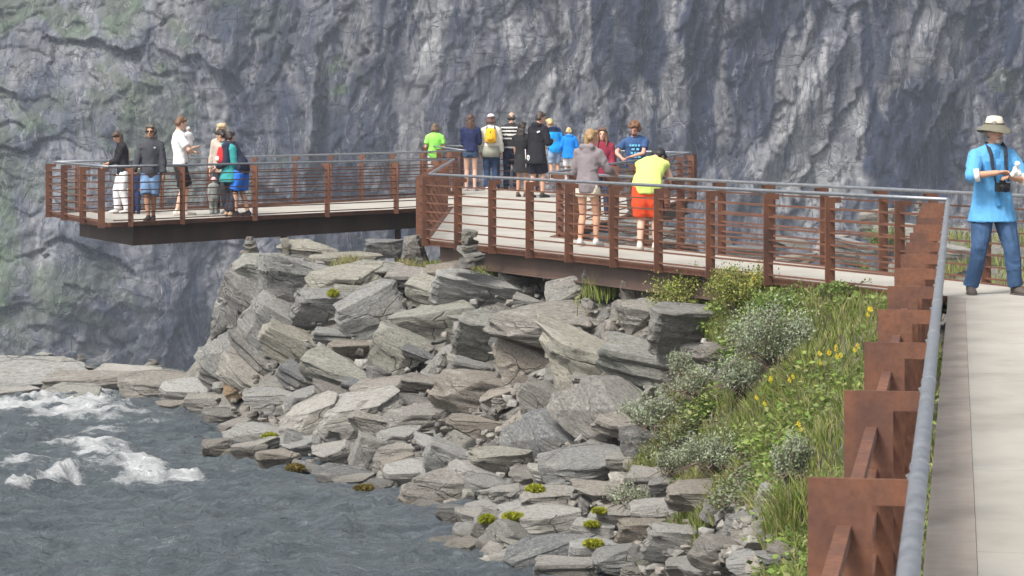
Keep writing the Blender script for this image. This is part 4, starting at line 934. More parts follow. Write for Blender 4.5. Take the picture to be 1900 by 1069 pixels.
# moss cushions
bpy.context.view_layer.update(); DG = bpy.context.evaluated_depsgraph_get()
MOSS = [(.30, .32, .02), (.38, .37, .03), (.22, .25, .02)]
for (px_, py_, w_, h_, lab) in ((993, 908, 34, 18, 'bright yellow green moss cushion beside the tan boulder'), (903, 962, 26, 16, 'round moss cushion on a block by the water'), (953, 958, 40, 14, 'flat moss strip across the pale slab'), (1101, 1008, 34, 14, 'moss cushion on the low slab near the bottom edge'), (500, 808, 26, 10, 'moss patch on the flat stone at the water'),
                              (548, 868, 34, 16, 'dark olive moss on the shoreline boulder'), (678, 905, 44, 12, 'olive moss hanging at the waterline'), (1098, 972, 26, 8, 'little moss tuft between pale blocks'), (618, 545, 20, 16, 'ochre moss spot high on the outcrop'), (1112, 947, 24, 7, 'small moss tuft under the long slab')):
    dv = Vector(at(px_, py_, 10.0)) - cam.location; ok_, c, *_ = S.ray_cast(DG, cam.location, dv.normalized())
    if not ok_: continue
    c = c + Vector((0, .10, 0)); k = c.y / F; mb = MB(); n = 900
    q = rv.normal(0, 1, (n, 3)); q /= np.linalg.norm(q, axis=1)[:, None]; q[:, 2] = q[:, 2] * .9; P = q * np.array((w_ * k / 2, .09, h_ * k / 2)) * rv.uniform(.8, 1.0, (n, 1)) + np.array((0, -.12, 0))
    d = q * .022 + rv.normal(0, .008, (n, 3)); s_ = np.cross(d, rv.normal(0, 1, (n, 3))); s_ = s_ / (np.linalg.norm(s_, axis=1)[:, None] + 1e-6) * .009
    V = np.stack([P - s_, P + s_, P + d], 1).reshape(-1, 3)
    core = MB().ball((0, -.12, 0), (w_ * k / 2 * .9, .08, h_ * k / 2 * .9), 10, 6); nv = len(V)
    me = tri_mesh('moss_cushion', V, np.arange(nv).reshape(-1, 3), [LEAF])
    dk = 'olive' in lab; vcol(me, 'tint', np.repeat(np.asarray([(.15, .115, .025)] if dk else MOSS)[rv.randint(0, 1 if dk else 3, n)] * rv.uniform(.7, 1.2, (n, 1)), 3, 0))
    o = obj('moss_cushion', me, None, c); tag(o, lab, 'moss', 'moss cushions on the stones')
    core.build('moss_base', plain('moss_base', (.14, .11, .025) if dk else (.22, .23, .025), .9), o)

# ------------------------------------------------------------------ people
def remesh(mb, vox, smooth=5, wrinkle=0.0, seed=0, name='body'):
    tmp = mesh('tmp', mb.V, mb.F); o = bpy.data.objects.new('tmp', tmp); COL.objects.link(o)
    m = o.modifiers.new('r', 'REMESH'); m.mode = 'VOXEL'; m.voxel_size = vox
    if smooth: q = o.modifiers.new('s', 'SMOOTH'); q.factor = .5; q.iterations = smooth
    dg = bpy.context.evaluated_depsgraph_get(); me = bpy.data.meshes.new_from_object(o.evaluated_get(dg)); me.name = name
    bpy.data.objects.remove(o); bpy.data.meshes.remove(tmp)
    if wrinkle:
        n = len(me.vertices); P = np.zeros(n * 3); N = np.zeros(n * 3); me.vertices.foreach_get('co', P); me.vertices.foreach_get('normal', N)
        P = P.reshape(-1, 3); N = N.reshape(-1, 3)
        P += N * (wrinkle * (ridged(P[:, 0] * 7, P[:, 1] * 7, P[:, 2] * 5 + .6 * vn(P[:, 0] * 5, P[:, 1] * 5, P[:, 2] * 5, seed), 3, seed) - .25))[:, None]
        me.vertices.foreach_set('co', P.reshape(-1)); me.update()
    me.shade_smooth(); return me
def ik(a, t, l1, l2, pole):
    d = t - a; L = d.length
    if L > (l1 + l2) * .998: t = a + d * ((l1 + l2) * .998 / L); d = t - a; L = d.length
    u = d / L; x = (l1 * l1 - l2 * l2 + L * L) / (2 * L); h = math.sqrt(max(0, l1 * l1 - x * x))
    p = pole - u * pole.dot(u); p = p.normalized() if p.length > 1e-5 else u.orthogonal().normalized()
    return a + u * x + p * h, t
def hand(mb, w, d, up, s, curl, flip):                    # palm and five fingers; w wrist, d direction, up back of the hand
    d = d.normalized(); up = (up - d * up.dot(d)).normalized(); side = d.cross(up) * flip
    pc = w + d * .048 * s
    mb.tube([w - d * .012 * s, w + d * .012 * s, pc, w + d * .085 * s], [(.024 * s, .018 * s), (.030 * s, .017 * s), (.040 * s, .016 * s), (.037 * s, .012 * s)], 8, ref=tuple(up))
    for i, (o, l) in enumerate(((-.029, .062), (-.010, .074), (.010, .070), (.028, .055))):
        b = w + d * .080 * s + side * o * s; L = l * s; P = [b - d * .02 * s, b]; q = d.copy()
        for j in range(3):
            q = (Matrix.Rotation(-curl * (.5 + .35 * j), 3, d.cross(up).normalized()) @ q); P.append(P[-1] + q * L * (.42, .32, .26)[j])
        mb.tube(P, [.0085 * s, .009 * s, .0085 * s, .0075 * s, .0055 * s], 6, ref=tuple(up))
    t0 = w + d * .028 * s - side * .030 * s; td = (d * .75 - side * .65 - up * .25).normalized()
    mb.tube([t0 - td * .015 * s, t0 + td * .025 * s, t0 + (td + d * .35).normalized() * .055 * s, t0 + (td + d * .6 - up * .2).normalized() * .078 * s], [.012 * s, .011 * s, .0095 * s, .007 * s], 6, ref=tuple(up))

SK = {'fair': (.62, .40, .30), 'tan': (.52, .30, .20), 'mid': (.55, .33, .23), 'pink': (.60, .33, .25), 'brown': (.44, .25, .165)}
def person(label, px, py, H, yaw, skin='mid', hair=('short', (.09, .055, .035)), top=None, bottom=None, shoes=(.05, .045, .045), lean=0, roll=0, head=(0, 0), lh=(-.14, .02, .44), rh=(.14, .02, .44), lf=(-.055, 0), rf=(.055, 0),
           lpole=None, rpole=None, Y=None, z=None, vox=.0155, wid=1.0, hat=None, eyes=False, curl=.45, group=None, footyaw=(8, -8), cat='person', toes=True):
    if Y is None:
        Y = 40.0
        for _ in range(30): Y = (EYE - deckz(Y)) * F / (py - HY)
    zz = deckz(Y) if z is None else z
    base = Vector((colx(px, Y), Y, zz))
    root = tag(empty('person', base, R(yaw)), label, cat, group)
    seed = int(px * 7 + py) % 997
    # skeleton
    hipx = .052
    need = 0
    for f_ in (lf, rf): need = max(need, math.hypot(f_[0] - math.copysign(hipx, f_[0]), f_[1]))
    hz = min(.525, .042 + math.sqrt(max(.01, .478 ** 2 - need ** 2)))
    V3 = lambda x, y, q: Vector((x * H, y * H, q * H))
    sp = [V3(0, 0, hz - .06)]; zs = [.46, .52, .58, .64, .70, .76, .805, .84, .868]
    for i in range(1, len(zs)):
        m = (zs[i] + zs[i - 1]) / 2; a_ = R(lean) * min(1, max(0, (m - .49) / .12)); L = (zs[i] - zs[i - 1]) * H
        rl = R(roll) * min(1, max(0, (m - .5) / .2))
        sp.append(sp[-1] + Vector((math.sin(rl) * math.cos(a_), math.sin(a_), math.cos(a_) * math.cos(rl))) * L)
    la = R(lean); fwd = Vector((0, math.cos(la * .5), -math.sin(la * .5)))
    hips = [V3(-hipx, 0, hz - .005), V3(hipx, 0, hz - .005)]
    ank = [V3(lf[0], lf[1], .042), V3(rf[0], rf[1], .042)]
    knees = []
    for i in (0, 1):
        k_, a_ = ik(hips[i], ank[i], .245 * H, .236 * H, Vector((0, 1, 0))); knees.append(k_); ank[i] = a_
    shm = sp[6]; rr = Matrix.Rotation(R(roll), 3, 'Y')
    sho = [shm + rr @ V3(-.096 * (.5 + .5 * wid), -.004, -.008), shm + rr @ V3(.096 * (.5 + .5 * wid), -.004, -.008)]
    tg = [V3(*lh), V3(*rh)]; el, wr = [], []
    for i, pl in ((0, lpole), (1, rpole)):
        sg = -1 if i == 0 else 1
        e_, w_ = ik(sho[i], tg[i], .165 * H, .145 * H, Vector(pl) if pl else Vector((sg * .35, -.8, -.5))); el.append(e_); wr.append(w_)
    HR = Matrix.Rotation(R(head[1]), 3, 'Z') @ Matrix.Rotation(R(-head[0]), 3, 'X')
    nk = sp[-1]; hc = nk + (sp[-1] - sp[-2]).normalized() * .018 * H + HR @ V3(0, .010, .050)
    hp = lambda x, y, q: hc + HR @ V3(x, y, q)
    # body
    TR = [(.078, .056), (.097, .066), (.088, .058), (.081, .054), (.090, .059), (.100, .061), (.095, .050), (.060, .038), (.036, .034)]
    def torso(mb, inf, i0=0, i1=9, flare=0.0):
        mb.tube([sp[i] for i in range(i0, i1)], [((TR[i][0] * wid + inf + flare * max(0, 2 - i)) * H, (TR[i][1] * (.6 + .4 * wid) + inf + flare * max(0, 2 - i)) * H) for i in range(i0, i1)], 16, ref=tuple(fwd))
    b = MB(); torso(b, -.006)
    b.cap(sp[-2], hc - (HR @ V3(0, .008, .02)), .031 * H, .029 * H)
    for i in (0, 1):
        b.cap(sho[i], el[i], .0265 * H, .0225 * H); b.cap(el[i], wr[i], .0235 * H, .0155 * H)
        b.cap(hips[i], knees[i], .046 * H * wid, .0315 * H); mid_ = knees[i].lerp(ank[i], .32) - Vector((0, .006 * H, 0)); b.cap(knees[i], mid_, .031 * H, .0325 * H); b.cap(mid_, ank[i], .0325 * H, .0195 * H)
        b.cap(sho[i], sp[7], .026 * H, .030 * H)
    b.ball(hp(0, -.004, .012), (.0425 * H, .0525 * H, .0575 * H), 14, 10, HR); b.ball(hp(0, .012, -.026), (.0335 * H, .039 * H, .042 * H), 12, 8, HR); b.ball(hp(0, .036, -.052), .0155 * H, 8, 6)
    b.cap(hp(0, .047, .010), hp(0, .0585, -.012), .006 * H, .0095 * H, 8); b.cap(hp(-.02, .045, .017), hp(.02, .045, .017), .008 * H, .008 * H, 8)
    for sg in (-1, 1): b.ball(hp(.043 * sg, -.006, -.004), (.0065 * H, .0125 * H, .0165 * H), 8, 6, HR)
    bm_ = remesh(b, vox, 3, 0, 0, 'body')
    hm = MB()
    for i in (0, 1):
        d = wr[i] - el[i]; upv = Vector((0, -.25, 1)) if abs(d.normalized().z) < .8 else Vector((1 if i else -1, .2, 0))
        hand(hm, wr[i], d, upv, H / 1.75, curl, 1 if i else -1)
    bv = np.zeros(len(bm_.vertices) * 3); bm_.vertices.foreach_get('co', bv)
    full = MB(); full.V = [tuple(v) for v in bv.reshape(-1, 3)]; full.F = [tuple(p.vertices) for p in bm_.polygons]; full.add(hm.V, hm.F); bpy.data.meshes.remove(bm_)
    body = full.build('body', skinm(SK[skin]), root, smooth=True)
    P = dict(root=root, body=body, hp=hp, HR=HR, sp=sp, sho=sho, el=el, wr=wr, H=H, base=base, yaw=yaw, fwd=fwd, hips=hips, knees=knees, ank=ank, TR=TR, wid=wid)
    # face
    if eyes:
        for sg in (-1, 1):
            MB().ball(hp(.0175 * sg, .0475, .004), (.0065 * H, .004 * H, .0042 * H), 8, 6, HR).build('eye', plain('eye_dark', (.03, .022, .02), .25), root, smooth=True)
            MB().cap(hp(.011 * sg, .0525, .0165), hp(.026 * sg, .0485, .017), .0026 * H, .002 * H, 6).build('eyebrow', hairm(hair[1]), root)
        MB().tube([hp(-.014, .0475, -.033), hp(0, .0515, -.0325), hp(.014, .0475, -.033)], [.002 * H, .0038 * H, .002 * H], 6, ref=(0, 0, 1)).build('mouth', plain('lip', (.36, .13, .10), .5), root)
    # trousers, shorts, skirt
    if bottom:
        kind, c, ln = bottom[:3]; fl = bottom[3] if len(bottom) > 3 else .010; m = MB(); torso(m, .003, 0, 3)
        mat = denim(c) if 'denim' in bottom else cloth(c)
        if kind == 'skirt':
            lo = [hips[i].lerp(knees[i], ln) for i in (0, 1)]; c0 = sp[1]; c1 = (lo[0] + lo[1]) / 2
            m.tube([c0, c0.lerp(c1, .5), c1], [(.10 * H * wid, .072 * H), (.112 * H * wid, .085 * H), ((.118 + abs(lo[0].x - lo[1].x) / H * .4) * H, .095 * H)], 16, ref=(0, 1, 0))
        else:
            for i in (0, 1):
                cr = Vector(hips[i]); cr.x *= .85; m.cap(hips[i], cr - Vector((0, 0, .03 * H)), .056 * H * wid, .053 * H * wid)
                if ln <= 1: e_ = hips[i].lerp(knees[i], ln); m.tube([hips[i], hips[i].lerp(e_, .5), e_], [.056 * H * wid, (.048 + fl * .8) * H * wid, (.046 - .008 * ln + fl * 1.2) * H], 12)
                else: m.tube([hips[i], hips[i].lerp(knees[i], .5), knees[i], knees[i].lerp(ank[i], .5), knees[i].lerp(ank[i], ln - 1)], [.057 * H * wid, (.047 + fl * .5) * H * wid, (.036 + fl * .6) * H, (.033 + fl * .8) * H, (.028 + fl) * H], 12)
        obj({'trousers': 'trousers', 'shorts': 'shorts', 'skirt': 'skirt'}[kind], remesh(m, vox, 2, .013 * H / 1.75, seed, kind), root).data.materials.append(mat)
    # shirt, jacket
    if top:
        c = top['c']; inf = top.get('inf', .010) * .8; m = MB(); i0 = top.get('hem', 0); torso(m, inf, i0, 8, top.get('flare', .0))
        if top.get('long'): 
            q = [sp[0] - Vector((0, 0, top['long'] * H)), sp[0], sp[1]]; m.tube(q, [((.108 * wid + inf + .010) * H, (.082 + inf + .013) * H), ((.106 * wid + inf + .004) * H, (.080 + inf + .004) * H), ((.097 * wid + inf) * H, (.066 + inf) * H)], 16, ref=tuple(fwd))
        sl = top.get('sleeve', 1.9)
        for i in (0, 1):
            m.cap(sho[i], sp[7], (.027 + inf) * H, (.034 + inf * .6) * H)
            if sl <= 0: continue
            if sl <= 1: m.tube([sho[i], sho[i].lerp(el[i], sl * .5), sho[i].lerp(el[i], sl)], [(.031 + inf) * H, (.0295 + inf) * H, (.029 + inf * 1.15) * H], 12)
            else:
                w_ = el[i].lerp(wr[i], sl - 1); m.cap(sho[i], el[i], (.030 + inf) * H, (.0245 + inf) * H); m.tube([el[i], el[i].lerp(w_, .5), w_], [(.0255 + inf) * H, (.0225 + inf) * H, (.0185 + inf) * H], 12)
        if top.get('hood'):
            bk = sp[7] - fwd * .050 * H; m.cap(bk + Vector((-.045 * H, 0, .012 * H)), bk + Vector((.045 * H, 0, .012 * H)), .026 * H, .026 * H); m.ball(bk - Vector((0, .004 * H, .025 * H)), (.05 * H, .022 * H, .04 * H))
        if top.get('collar'): m.tube([sp[7] - Vector((0, 0, .01 * H)), sp[8] + Vector((0, 0, .004 * H))], [.052 * H, .043 * H], 12)
        o = obj(top.get('name', 'shirt'), remesh(m, vox, 2, .015 * H / 1.75 * top.get('wr', 1.0), seed + 3, 'shirt'), root); o.data.materials.append(cloth(c))
        P['top'] = o
        for (z0, z1, cc) in top.get('stripes', ()):                     # knitted stripes as bands of the same garment
            k = o.data; k.materials.append(cloth(cc)); mi = len(k.materials) - 1
            for p_ in k.polygons:
                if z0 * H < p_.center.z < z1 * H: p_.material_index = mi
        if 'panel' in top:                                             # differently coloured yoke and sleeves
            k = o.data; k.materials.append(cloth(top['panel']))
            for p_ in k.polygons:
                if p_.center.z > .785 * H or abs(p_.center.x) > .115 * H: p_.material_index = 1
    # shoes
    for i in (0, 1):
        fy = R(footyaw[i]); d = Vector((-math.sin(fy), math.cos(fy), 0)); a_ = Vector((ank[i].x, ank[i].y, 0)); s_ = H; m = MB()
        m.tube([a_ - d * .036 * s_ + Vector((0, 0, .022 * s_)), a_ - d * .026 * s_ + Vector((0, 0, .026 * s_)), a_ + d * .02 * s_ + Vector((0, 0, .026 * s_)), a_ + d * .065 * s_ + Vector((0, 0, .019 * s_)), a_ + d * .098 * s_ + Vector((0, 0, .015 * s_)), a_ + d * .112 * s_ + Vector((0, 0, .012 * s_))],
               [(.014 * s_, .014 * s_), (.022 * s_, .026 * s_), (.025 * s_, .027 * s_), (.029 * s_, .020 * s_), (.026 * s_, .015 * s_), (.012 * s_, .010 * s_)], 12, ref=(0, 0, 1))
        m.cap(a_ + Vector((0, 0, .030 * s_)), a_ + Vector((0, 0, .050 * s_)), .026 * s_, .0245 * s_)
        sh = m.build('shoe', cloth(shoes), root, smooth=True)
        so = MB(); so.tube([a_ - d * .040 * s_ + Vector((0, 0, .005 * s_)), a_ - d * .03 * s_ + Vector((0, 0, .005 * s_)), a_ + d * .06 * s_ + Vector((0, 0, .005 * s_)), a_ + d * .10 * s_ + Vector((0, 0, .005 * s_)), a_ + d * .116 * s_ + Vector((0, 0, .005 * s_))], [(.012 * s_, .006 * s_), (.024 * s_, .0065 * s_), (.031 * s_, .0065 * s_), (.027 * s_, .0065 * s_), (.012 * s_, .006 * s_)], 12, ref=(0, 0, 1))
        so.build('sole', plain('shoe_sole', tuple(min(.8, q * .6 + .03) for q in shoes), .8), sh)
    # hair
    st, hcol = hair; m = MB(); r3 = random.Random(seed)
    if st in ('short', 'long', 'bob', 'tail', 'balding'):
        if st != 'balding':
            m.ball(hp(0, -.014, .022), (.0475 * H, .0515 * H, .0565 * H), 14, 10, HR)
            m.cap(hp(-.026, .028, .052), hp(.026, .028, .052), .018 * H, .018 * H)
        m.cap(hp(-.030, -.030, -.006), hp(.030, -.030, -.006), .028 * H, .028 * H)
        if st == 'balding': m.cap(hp(-.036, -.018, .012), hp(.036, -.018, .012), .0145 * H, .0145 * H); m.cap(hp(-.03, -.036, .016), hp(.03, -.036, .016), .017 * H, .017 * H)
    if st in ('long', 'bob', 'tail'):
        down = Vector((0, 0, -1)); L = {'long': .165, 'bob': .055, 'tail': .13}[st] * H; bk = (HR @ Vector((0, -1, 0))); bk = Vector((bk.x, bk.y, 0)).normalized()
        w1 = .020 if st == 'tail' else .050
        for j in range(7 if st != 'tail' else 2):
            u = (j - 3) / 3 if st != 'tail' else (j - .5) * .5; a0 = hp(u * (.040 if st != 'tail' else .01), -.034 + .018 * abs(u), .0); e0 = a0 + down * L * r3.uniform(.85, 1.05) + bk * .022 * H + (HR @ Vector((u * .014 * H, 0, 0)))
            m.tube([a0 + Vector((0, 0, .03 * H)), a0.lerp(e0, .35) + bk * .012 * H, a0.lerp(e0, .75) + bk * .010 * H, e0], [.018 * H, .020 * H, .017 * H, .007 * H], 7)
        if st == 'long' and eyes:
            for sg in (-1, 1):
                a0 = hp(.043 * sg, .012, .01); m.tube([hp(.034 * sg, .03, .055), a0, a0 + Vector((0, 0, -.075 * H)) + (HR @ Vector((.006 * sg * H, .012 * H, 0))), a0 + Vector((0, 0, -.15 * H)) + (HR @ Vector((.004 * sg * H, .03 * H, 0)))], [.014 * H, .016 * H, .017 * H, .007 * H], 7)
    if st == 'curly':
        for j in range(46):
            t = r3.uniform(0, 1); a_ = r3.uniform(0, 6.283); v = Vector((math.cos(a_) * math.sqrt(1 - t * t), math.sin(a_) * math.sqrt(1 - t * t), t * 1.3 - .45)).normalized()
            if v.y > .45 and v.z < .45: continue
            m.ball(hp(v.x * .060, v.y * .055 - .014, v.z * .062 + .016), r3.uniform(.017, .026) * H, 7, 5)
    if m.V:
        o = obj('hair', remesh(m, min(vox, .012), 1, .010 if st in ('long', 'curly', 'short') else .006, seed + 9, 'hair'), root); o.data.materials.append(hairm(hcol))
    if hat == 'cap':
        h = MB(); h.ball(hp(0, -.006, .034), (.050 * H, .056 * H, .046 * H), 14, 8, HR); h.tube([hp(0, .035, .034), hp(0, .075, .030), hp(0, .092, .026)], [(.040 * H, .005 * H), (.036 * H, .004 * H), (.02 * H, .003 * H)], 12, ref=tuple(HR @ Vector((0, 0, 1))))
        h.build('cap', cloth((.74, .72, .78)), root, smooth=True)
    P['hat'] = hat
    return P
def follow(P, name, mb, mat, label, cat, smooth=True, group=None, parts=()):     # a worn or carried thing, built in its wearer's space
    o = mb.build(name, mat, None, smooth=smooth); o.location = P['base']; o.rotation_euler = (0, 0, R(P['yaw'])); tag(o, label, cat, group)
    for n_, m_, mt in parts: m_.build(n_, mt, o, smooth=smooth)
    return o
def backpack(P, c, label, sc=1.0, pouch=None):
    H = P['H']; f = P['fwd']; a = P['sp'][6] - f * .098 * H; b = P['sp'][3] - f * .108 * H; m = MB(); g = ((.060 * sc * H, .030 * H))
    m.tube([a + (a - b) * .12, a, a.lerp(b, .35), a.lerp(b, .8), b, b + (b - a) * .06], [(.03 * H, .018 * H), (.062 * sc * H, .036 * H), (.072 * sc * H, .046 * H), (.076 * sc * H, .052 * H), (.066 * sc * H, .046 * H), (.04 * H, .025 * H)], 14, ref=tuple(f))
    me = remesh(m, .013, 4, .006, 5, 'backpack'); me.materials.append(cloth(c)); o = obj('backpack', me); o.location = P['base']; o.rotation_euler = (0, 0, R(P['yaw'])); tag(o, label, 'backpack')
    for sg in (-1, 1):
        s = P['sho'][0 if sg < 0 else 1]; q = MB(); u = Vector((sg * .052 * H, 0, 0))
        q.tube([a + u, P['sp'][7] + u + Vector((0, 0, .030 * H)), P['sp'][6] + u * 1.15 + f * .075 * H, P['sp'][4] + u * 1.3 + f * .07 * H, P['sp'][3] + u * 1.55, b + u * .8], [(.012 * H, .005 * H)] * 6, 6, ref=tuple(f)); q.build('strap', cloth((.05, .05, .05)), o)
    q = MB(); mid = a.lerp(b, .72) - f * .048 * H; q.tube([mid + Vector((0, 0, .03 * H)), mid, mid - Vector((0, 0, .03 * H))], [(.03 * H, .010 * H), (.045 * H, .014 * H), (.036 * H, .010 * H)], 10, ref=tuple(f)); q.build('front_pocket', cloth(tuple(x * .8 for x in c) if not pouch else pouch), o, smooth=True)
    q = MB(); zt = a.lerp(b, .15) - f * .040 * H; q.bar(zt, zt - Vector((0, 0, .035 * H)), .006 * H, .004 * H, (0, 1, 0)); q.build('strap_tab', cloth((.05, .045, .04)), o)
    return o

NAVY, BLK = (.022, .028, .065), (.018, .018, .022)
BR, DB, BL, GR = (.075, .042, .026), (.035, .024, .020), (.50, .36, .17), (.16, .14, .12)
# man with the hat
M = person('man in bright blue shirt, jeans and beige brimmed hat with a camera', 1841, 546, 1.79, 189, 'tan', ('short', (.24, .21, .18)), dict(c=(.115, .36, .66), inf=.021, sleeve=1.12, hem=0, long=.035, collar=True, wr=.7), ('trousers', (.040, .082, .165), 1.97, .016, 'denim'), (.10, .085, .075),
           lean=3, head=(2, 22), lh=(-.055, .155, .672), rh=(.030, .170, .70), lpole=(-1, -.3, -.6), rpole=(1.0, -.1, -.35), lf=(-.125, .05), rf=(.120, -.03), vox=.0095, wid=1.08, eyes=True, footyaw=(14, -12), curl=.6)
H, hp, HR, rt = M['H'], M['hp'], M['HR'], M['root']
hb = MB(); n = 28
prof = [(.000, .103), (.026, .101), (.040, .090), (.048, .062), (.052, .043)]
V = []; Fc = []
for r_, z_ in prof:
    for j in range(n):
        a = 2 * math.pi * j / n; pinch = 1 - .10 * max(0, z_ - .07) / .03 * (abs(math.cos(a)) ** 4); V.append(hp(max(r_, .001) * math.cos(a) * pinch, (max(r_, .001) * 1.14) * math.sin(a) - .004, z_ - (.006 if r_ < .03 else 0)))
for i in range(len(prof) - 1):
    for j in range(n): Fc.append((i * n + j, (i + 1) * n + j, (i + 1) * n + (j + 1) % n, i * n + (j + 1) % n))
crown = hb.add(V, Fc).build('hat', cloth((.60, .55, .45)), rt, smooth=True); crown.name = 'hat'
bb = MB(); V = []; Fc = []
for k, (r_, dz) in enumerate(((.052, .045), (.066, .040), (.082, .033), (.094, .0275), (.095, .0245), (.082, .0295), (.066, .036), (.052, .041))):
    for j in range(n):
        a = 2 * math.pi * j / n; side = abs(math.cos(a)); V.append(hp(r_ * math.cos(a), r_ * 1.12 * math.sin(a) - .004, dz + (.004 - .020 * (r_ - .05) / .045 * (1 - side)) - (.016 * (r_ - .05) / .045)))
for i in range(7):
    for j in range(n): Fc.append((i * n + j, (i + 1) * n + j, (i + 1) * n + (j + 1) % n, i * n + (j + 1) % n))
bb.add(V, Fc).build('brim', cloth((.17, .16, .12)), crown, smooth=True)
MB().tube([hp(.0525 * math.cos(a), .0595 * math.sin(a) - .004, .049) for a in [2 * math.pi * j / 20 for j in range(21)]], [(.002 * H, .007 * H)] * 21, 6, ref=tuple(HR @ Vector((0, 0, 1)))).build('hat_band', cloth((.10, .09, .07)), crown)
bd = MB(); bd.ball(hp(0, .030, -.050), (.024 * H, .022 * H, .019 * H), 12, 8, HR); bd.tube([hp(-.020, .046, -.026), hp(0, .056, -.0225), hp(.020, .046, -.026)], .006 * H, 8); bd.build('beard', hairm((.36, .33, .30)), rt, smooth=True)
for i in (0, 1):   # white undershirt cuffs at the rolled sleeves
    e, w_ = M['el'][i], M['wr'][i]; MB().tube([e.lerp(w_, .10), e.lerp(w_, .30)], [.041 * H, .036 * H], 14).build('cuff', cloth((.78, .76, .74)), rt, smooth=True)
f = M['fwd']; pl = MB(); pl.bar(M['sp'][7] + f * .060 * H, M['sp'][1] + f * .096 * H, .012 * H, .004 * H, (0, 1, 0)); pl.build('button_placket', cloth((.06, .26, .54)), rt)
for sg in (-1, 1): MB().tube([M['sp'][5] + Vector((sg * .048 * H, .083 * H, .012 * H)), M['sp'][5] + Vector((sg * .048 * H, .087 * H, -.045 * H))], [(.032 * H, .004 * H), (.032 * H, .004 * H)], 8, ref=(0, 1, 0)).build('chest_pocket', cloth((.07, .285, .58)), rt)
cb = M['sp'][3] + f * .128 * H + Vector((-.012 * H, 0, -.012 * H)); cm = MB(); cm.bar(cb - Vector((.040 * H, 0, 0)), cb + Vector((.040 * H, 0, 0)), .018 * H, .025 * H)
lens = MB(); lens.tube([cb + f * .014 * H, cb + f * .03 * H, cb + f * .031 * H, cb + f * .055 * H - Vector((0, 0, .008 * H))], [.024 * H, .024 * H, .021 * H, .021 * H], 16, ref=(0, 0, 1))
pr = MB(); pr.prism([(-.017 * H, .023 * H), (.017 * H, .023 * H), (.011 * H, .042 * H), (-.011 * H, .042 * H)], cb - f * .016 * H, (1, 0, 0), (0, 0, 1), tuple(f), .03 * H)
gl = MB(); gl.tube([cb + f * .0552 * H - Vector((0, 0, .008 * H)), cb + f * .057 * H - Vector((0, 0, .008 * H))], [.017 * H, .016 * H], 14, ref=(0, 0, 1))
top_ = MB(); top_.bar(cb + Vector((-.040 * H, 0, .027 * H)), cb + Vector((-.018 * H, 0, .027 * H)), .014 * H, .004 * H)
sts = []
for sg in (-1, 1):
    s_ = MB(); s_.tube([M['sp'][8] - f * .035 * H + Vector((sg * .016 * H, 0, -.004 * H)), M['sp'][8] + Vector((sg * .050 * H, .012 * H, .004 * H)), M['sp'][7] + f * .062 * H + Vector((sg * .050 * H, 0, .012 * H)), M['sp'][6] + f * .090 * H + Vector((sg * .043 * H, 0, .004 * H)), M['sp'][5] + f * .100 * H + Vector((sg * .040 * H, 0, -.01 * H)), cb + Vector((sg * .038 * H, 0, .015 * H))], [(.012 * H, .003 * H), (.012 * H, .003 * H), (.012 * H, .003 * H), (.012 * H, .003 * H), (.010 * H, .003 * H), (.004 * H, .003 * H)], 6, ref=tuple(f)); sts.append(('strap', s_, cloth((.035, .04, .055))))
follow(M, 'camera', cm, plain('camera_body', (.018, .018, .019), .4), 'black camera hanging from the neck strap of the man in the hat', 'camera', False, None, [('lens', lens, plain('camera_body', (.018, .018, .019), .4)), ('viewfinder', pr, plain('camera_body', (.018, .018, .019), .4)), ('lens_glass', gl, plain('lens_glass', (.01, .012, .02), .08)), ('top_dial', top_, plain('silver_trim', (.5, .5, .5), .35, .8))] + sts)
nb = MB(); c = (M['wr'][0] + M['wr'][1]) / 2 + f * .06 * H + Vector((-.045 * H, 0, .022 * H))
for j in range(7): a = j * .9; nb.ball(c + Vector((math.cos(a) * .018 * H, math.sin(a) * .012 * H, (j % 3 - 1) * .014 * H + (.03 * H if j == 2 else 0))), (.017 * H, .014 * H, .016 * H), 8, 6)
me = remesh(nb, .008, 1, .012, 3, 'napkin'); me.materials.append(cloth((.80, .79, .76))); o = obj('paper_napkin', me); o.location = M['base']; o.rotation_euler = (0, 0, R(M['yaw'])); tag(o, 'crumpled white paper wrapper held by the man in the hat', 'paper')

# middle walkway
G = 'people on the walkway and platforms'
P = person('woman in a grey hoodie and cream shorts leaning on the railing, back to us', 1090, 457, 1.66, -22, 'tan', ('tail', (.33, .21, .10)), dict(c=(.235, .205, .215), inf=.016, hood=True, sleeve=1.85, hem=0, name='hoodie'), ('shorts', (.70, .64, .52), .34, .012), (.55, .53, .52), lean=8, head=(10, -35), lh=(-.10, .20, .60), rh=(.16, .22, .62), lf=(-.06, -.02), rf=(.06, .05), group=G)
P = person('man in a neon yellow tank top and orange shorts bent over the railing', 1200, 465, 1.72, -16, 'fair', ('short', BLK), dict(c=(.60, .72, .20), inf=.016, sleeve=0, hem=0, name='tank_top', wr=1.2), ('shorts', (.72, .085, .03), .98, .026), (.62, .56, .50), lean=58, head=(62, -25), lh=(-.04, .40, .50), rh=(.14, .40, .50), lf=(-.05, -.03), rf=(.055, .07), wid=1.16, group=G)
sb = MB()
for i in (1,): sb.tube([P['hips'][i].lerp(P['knees'][i], t) + Vector((.072 * P['H'], 0, 0)) for t in (.05, .5, .95)], [(.006 * P['H'], .02 * P['H'])] * 3, 8)
sb.build('side_panel', cloth((.10, .03, .05)), P['root'], smooth=True)
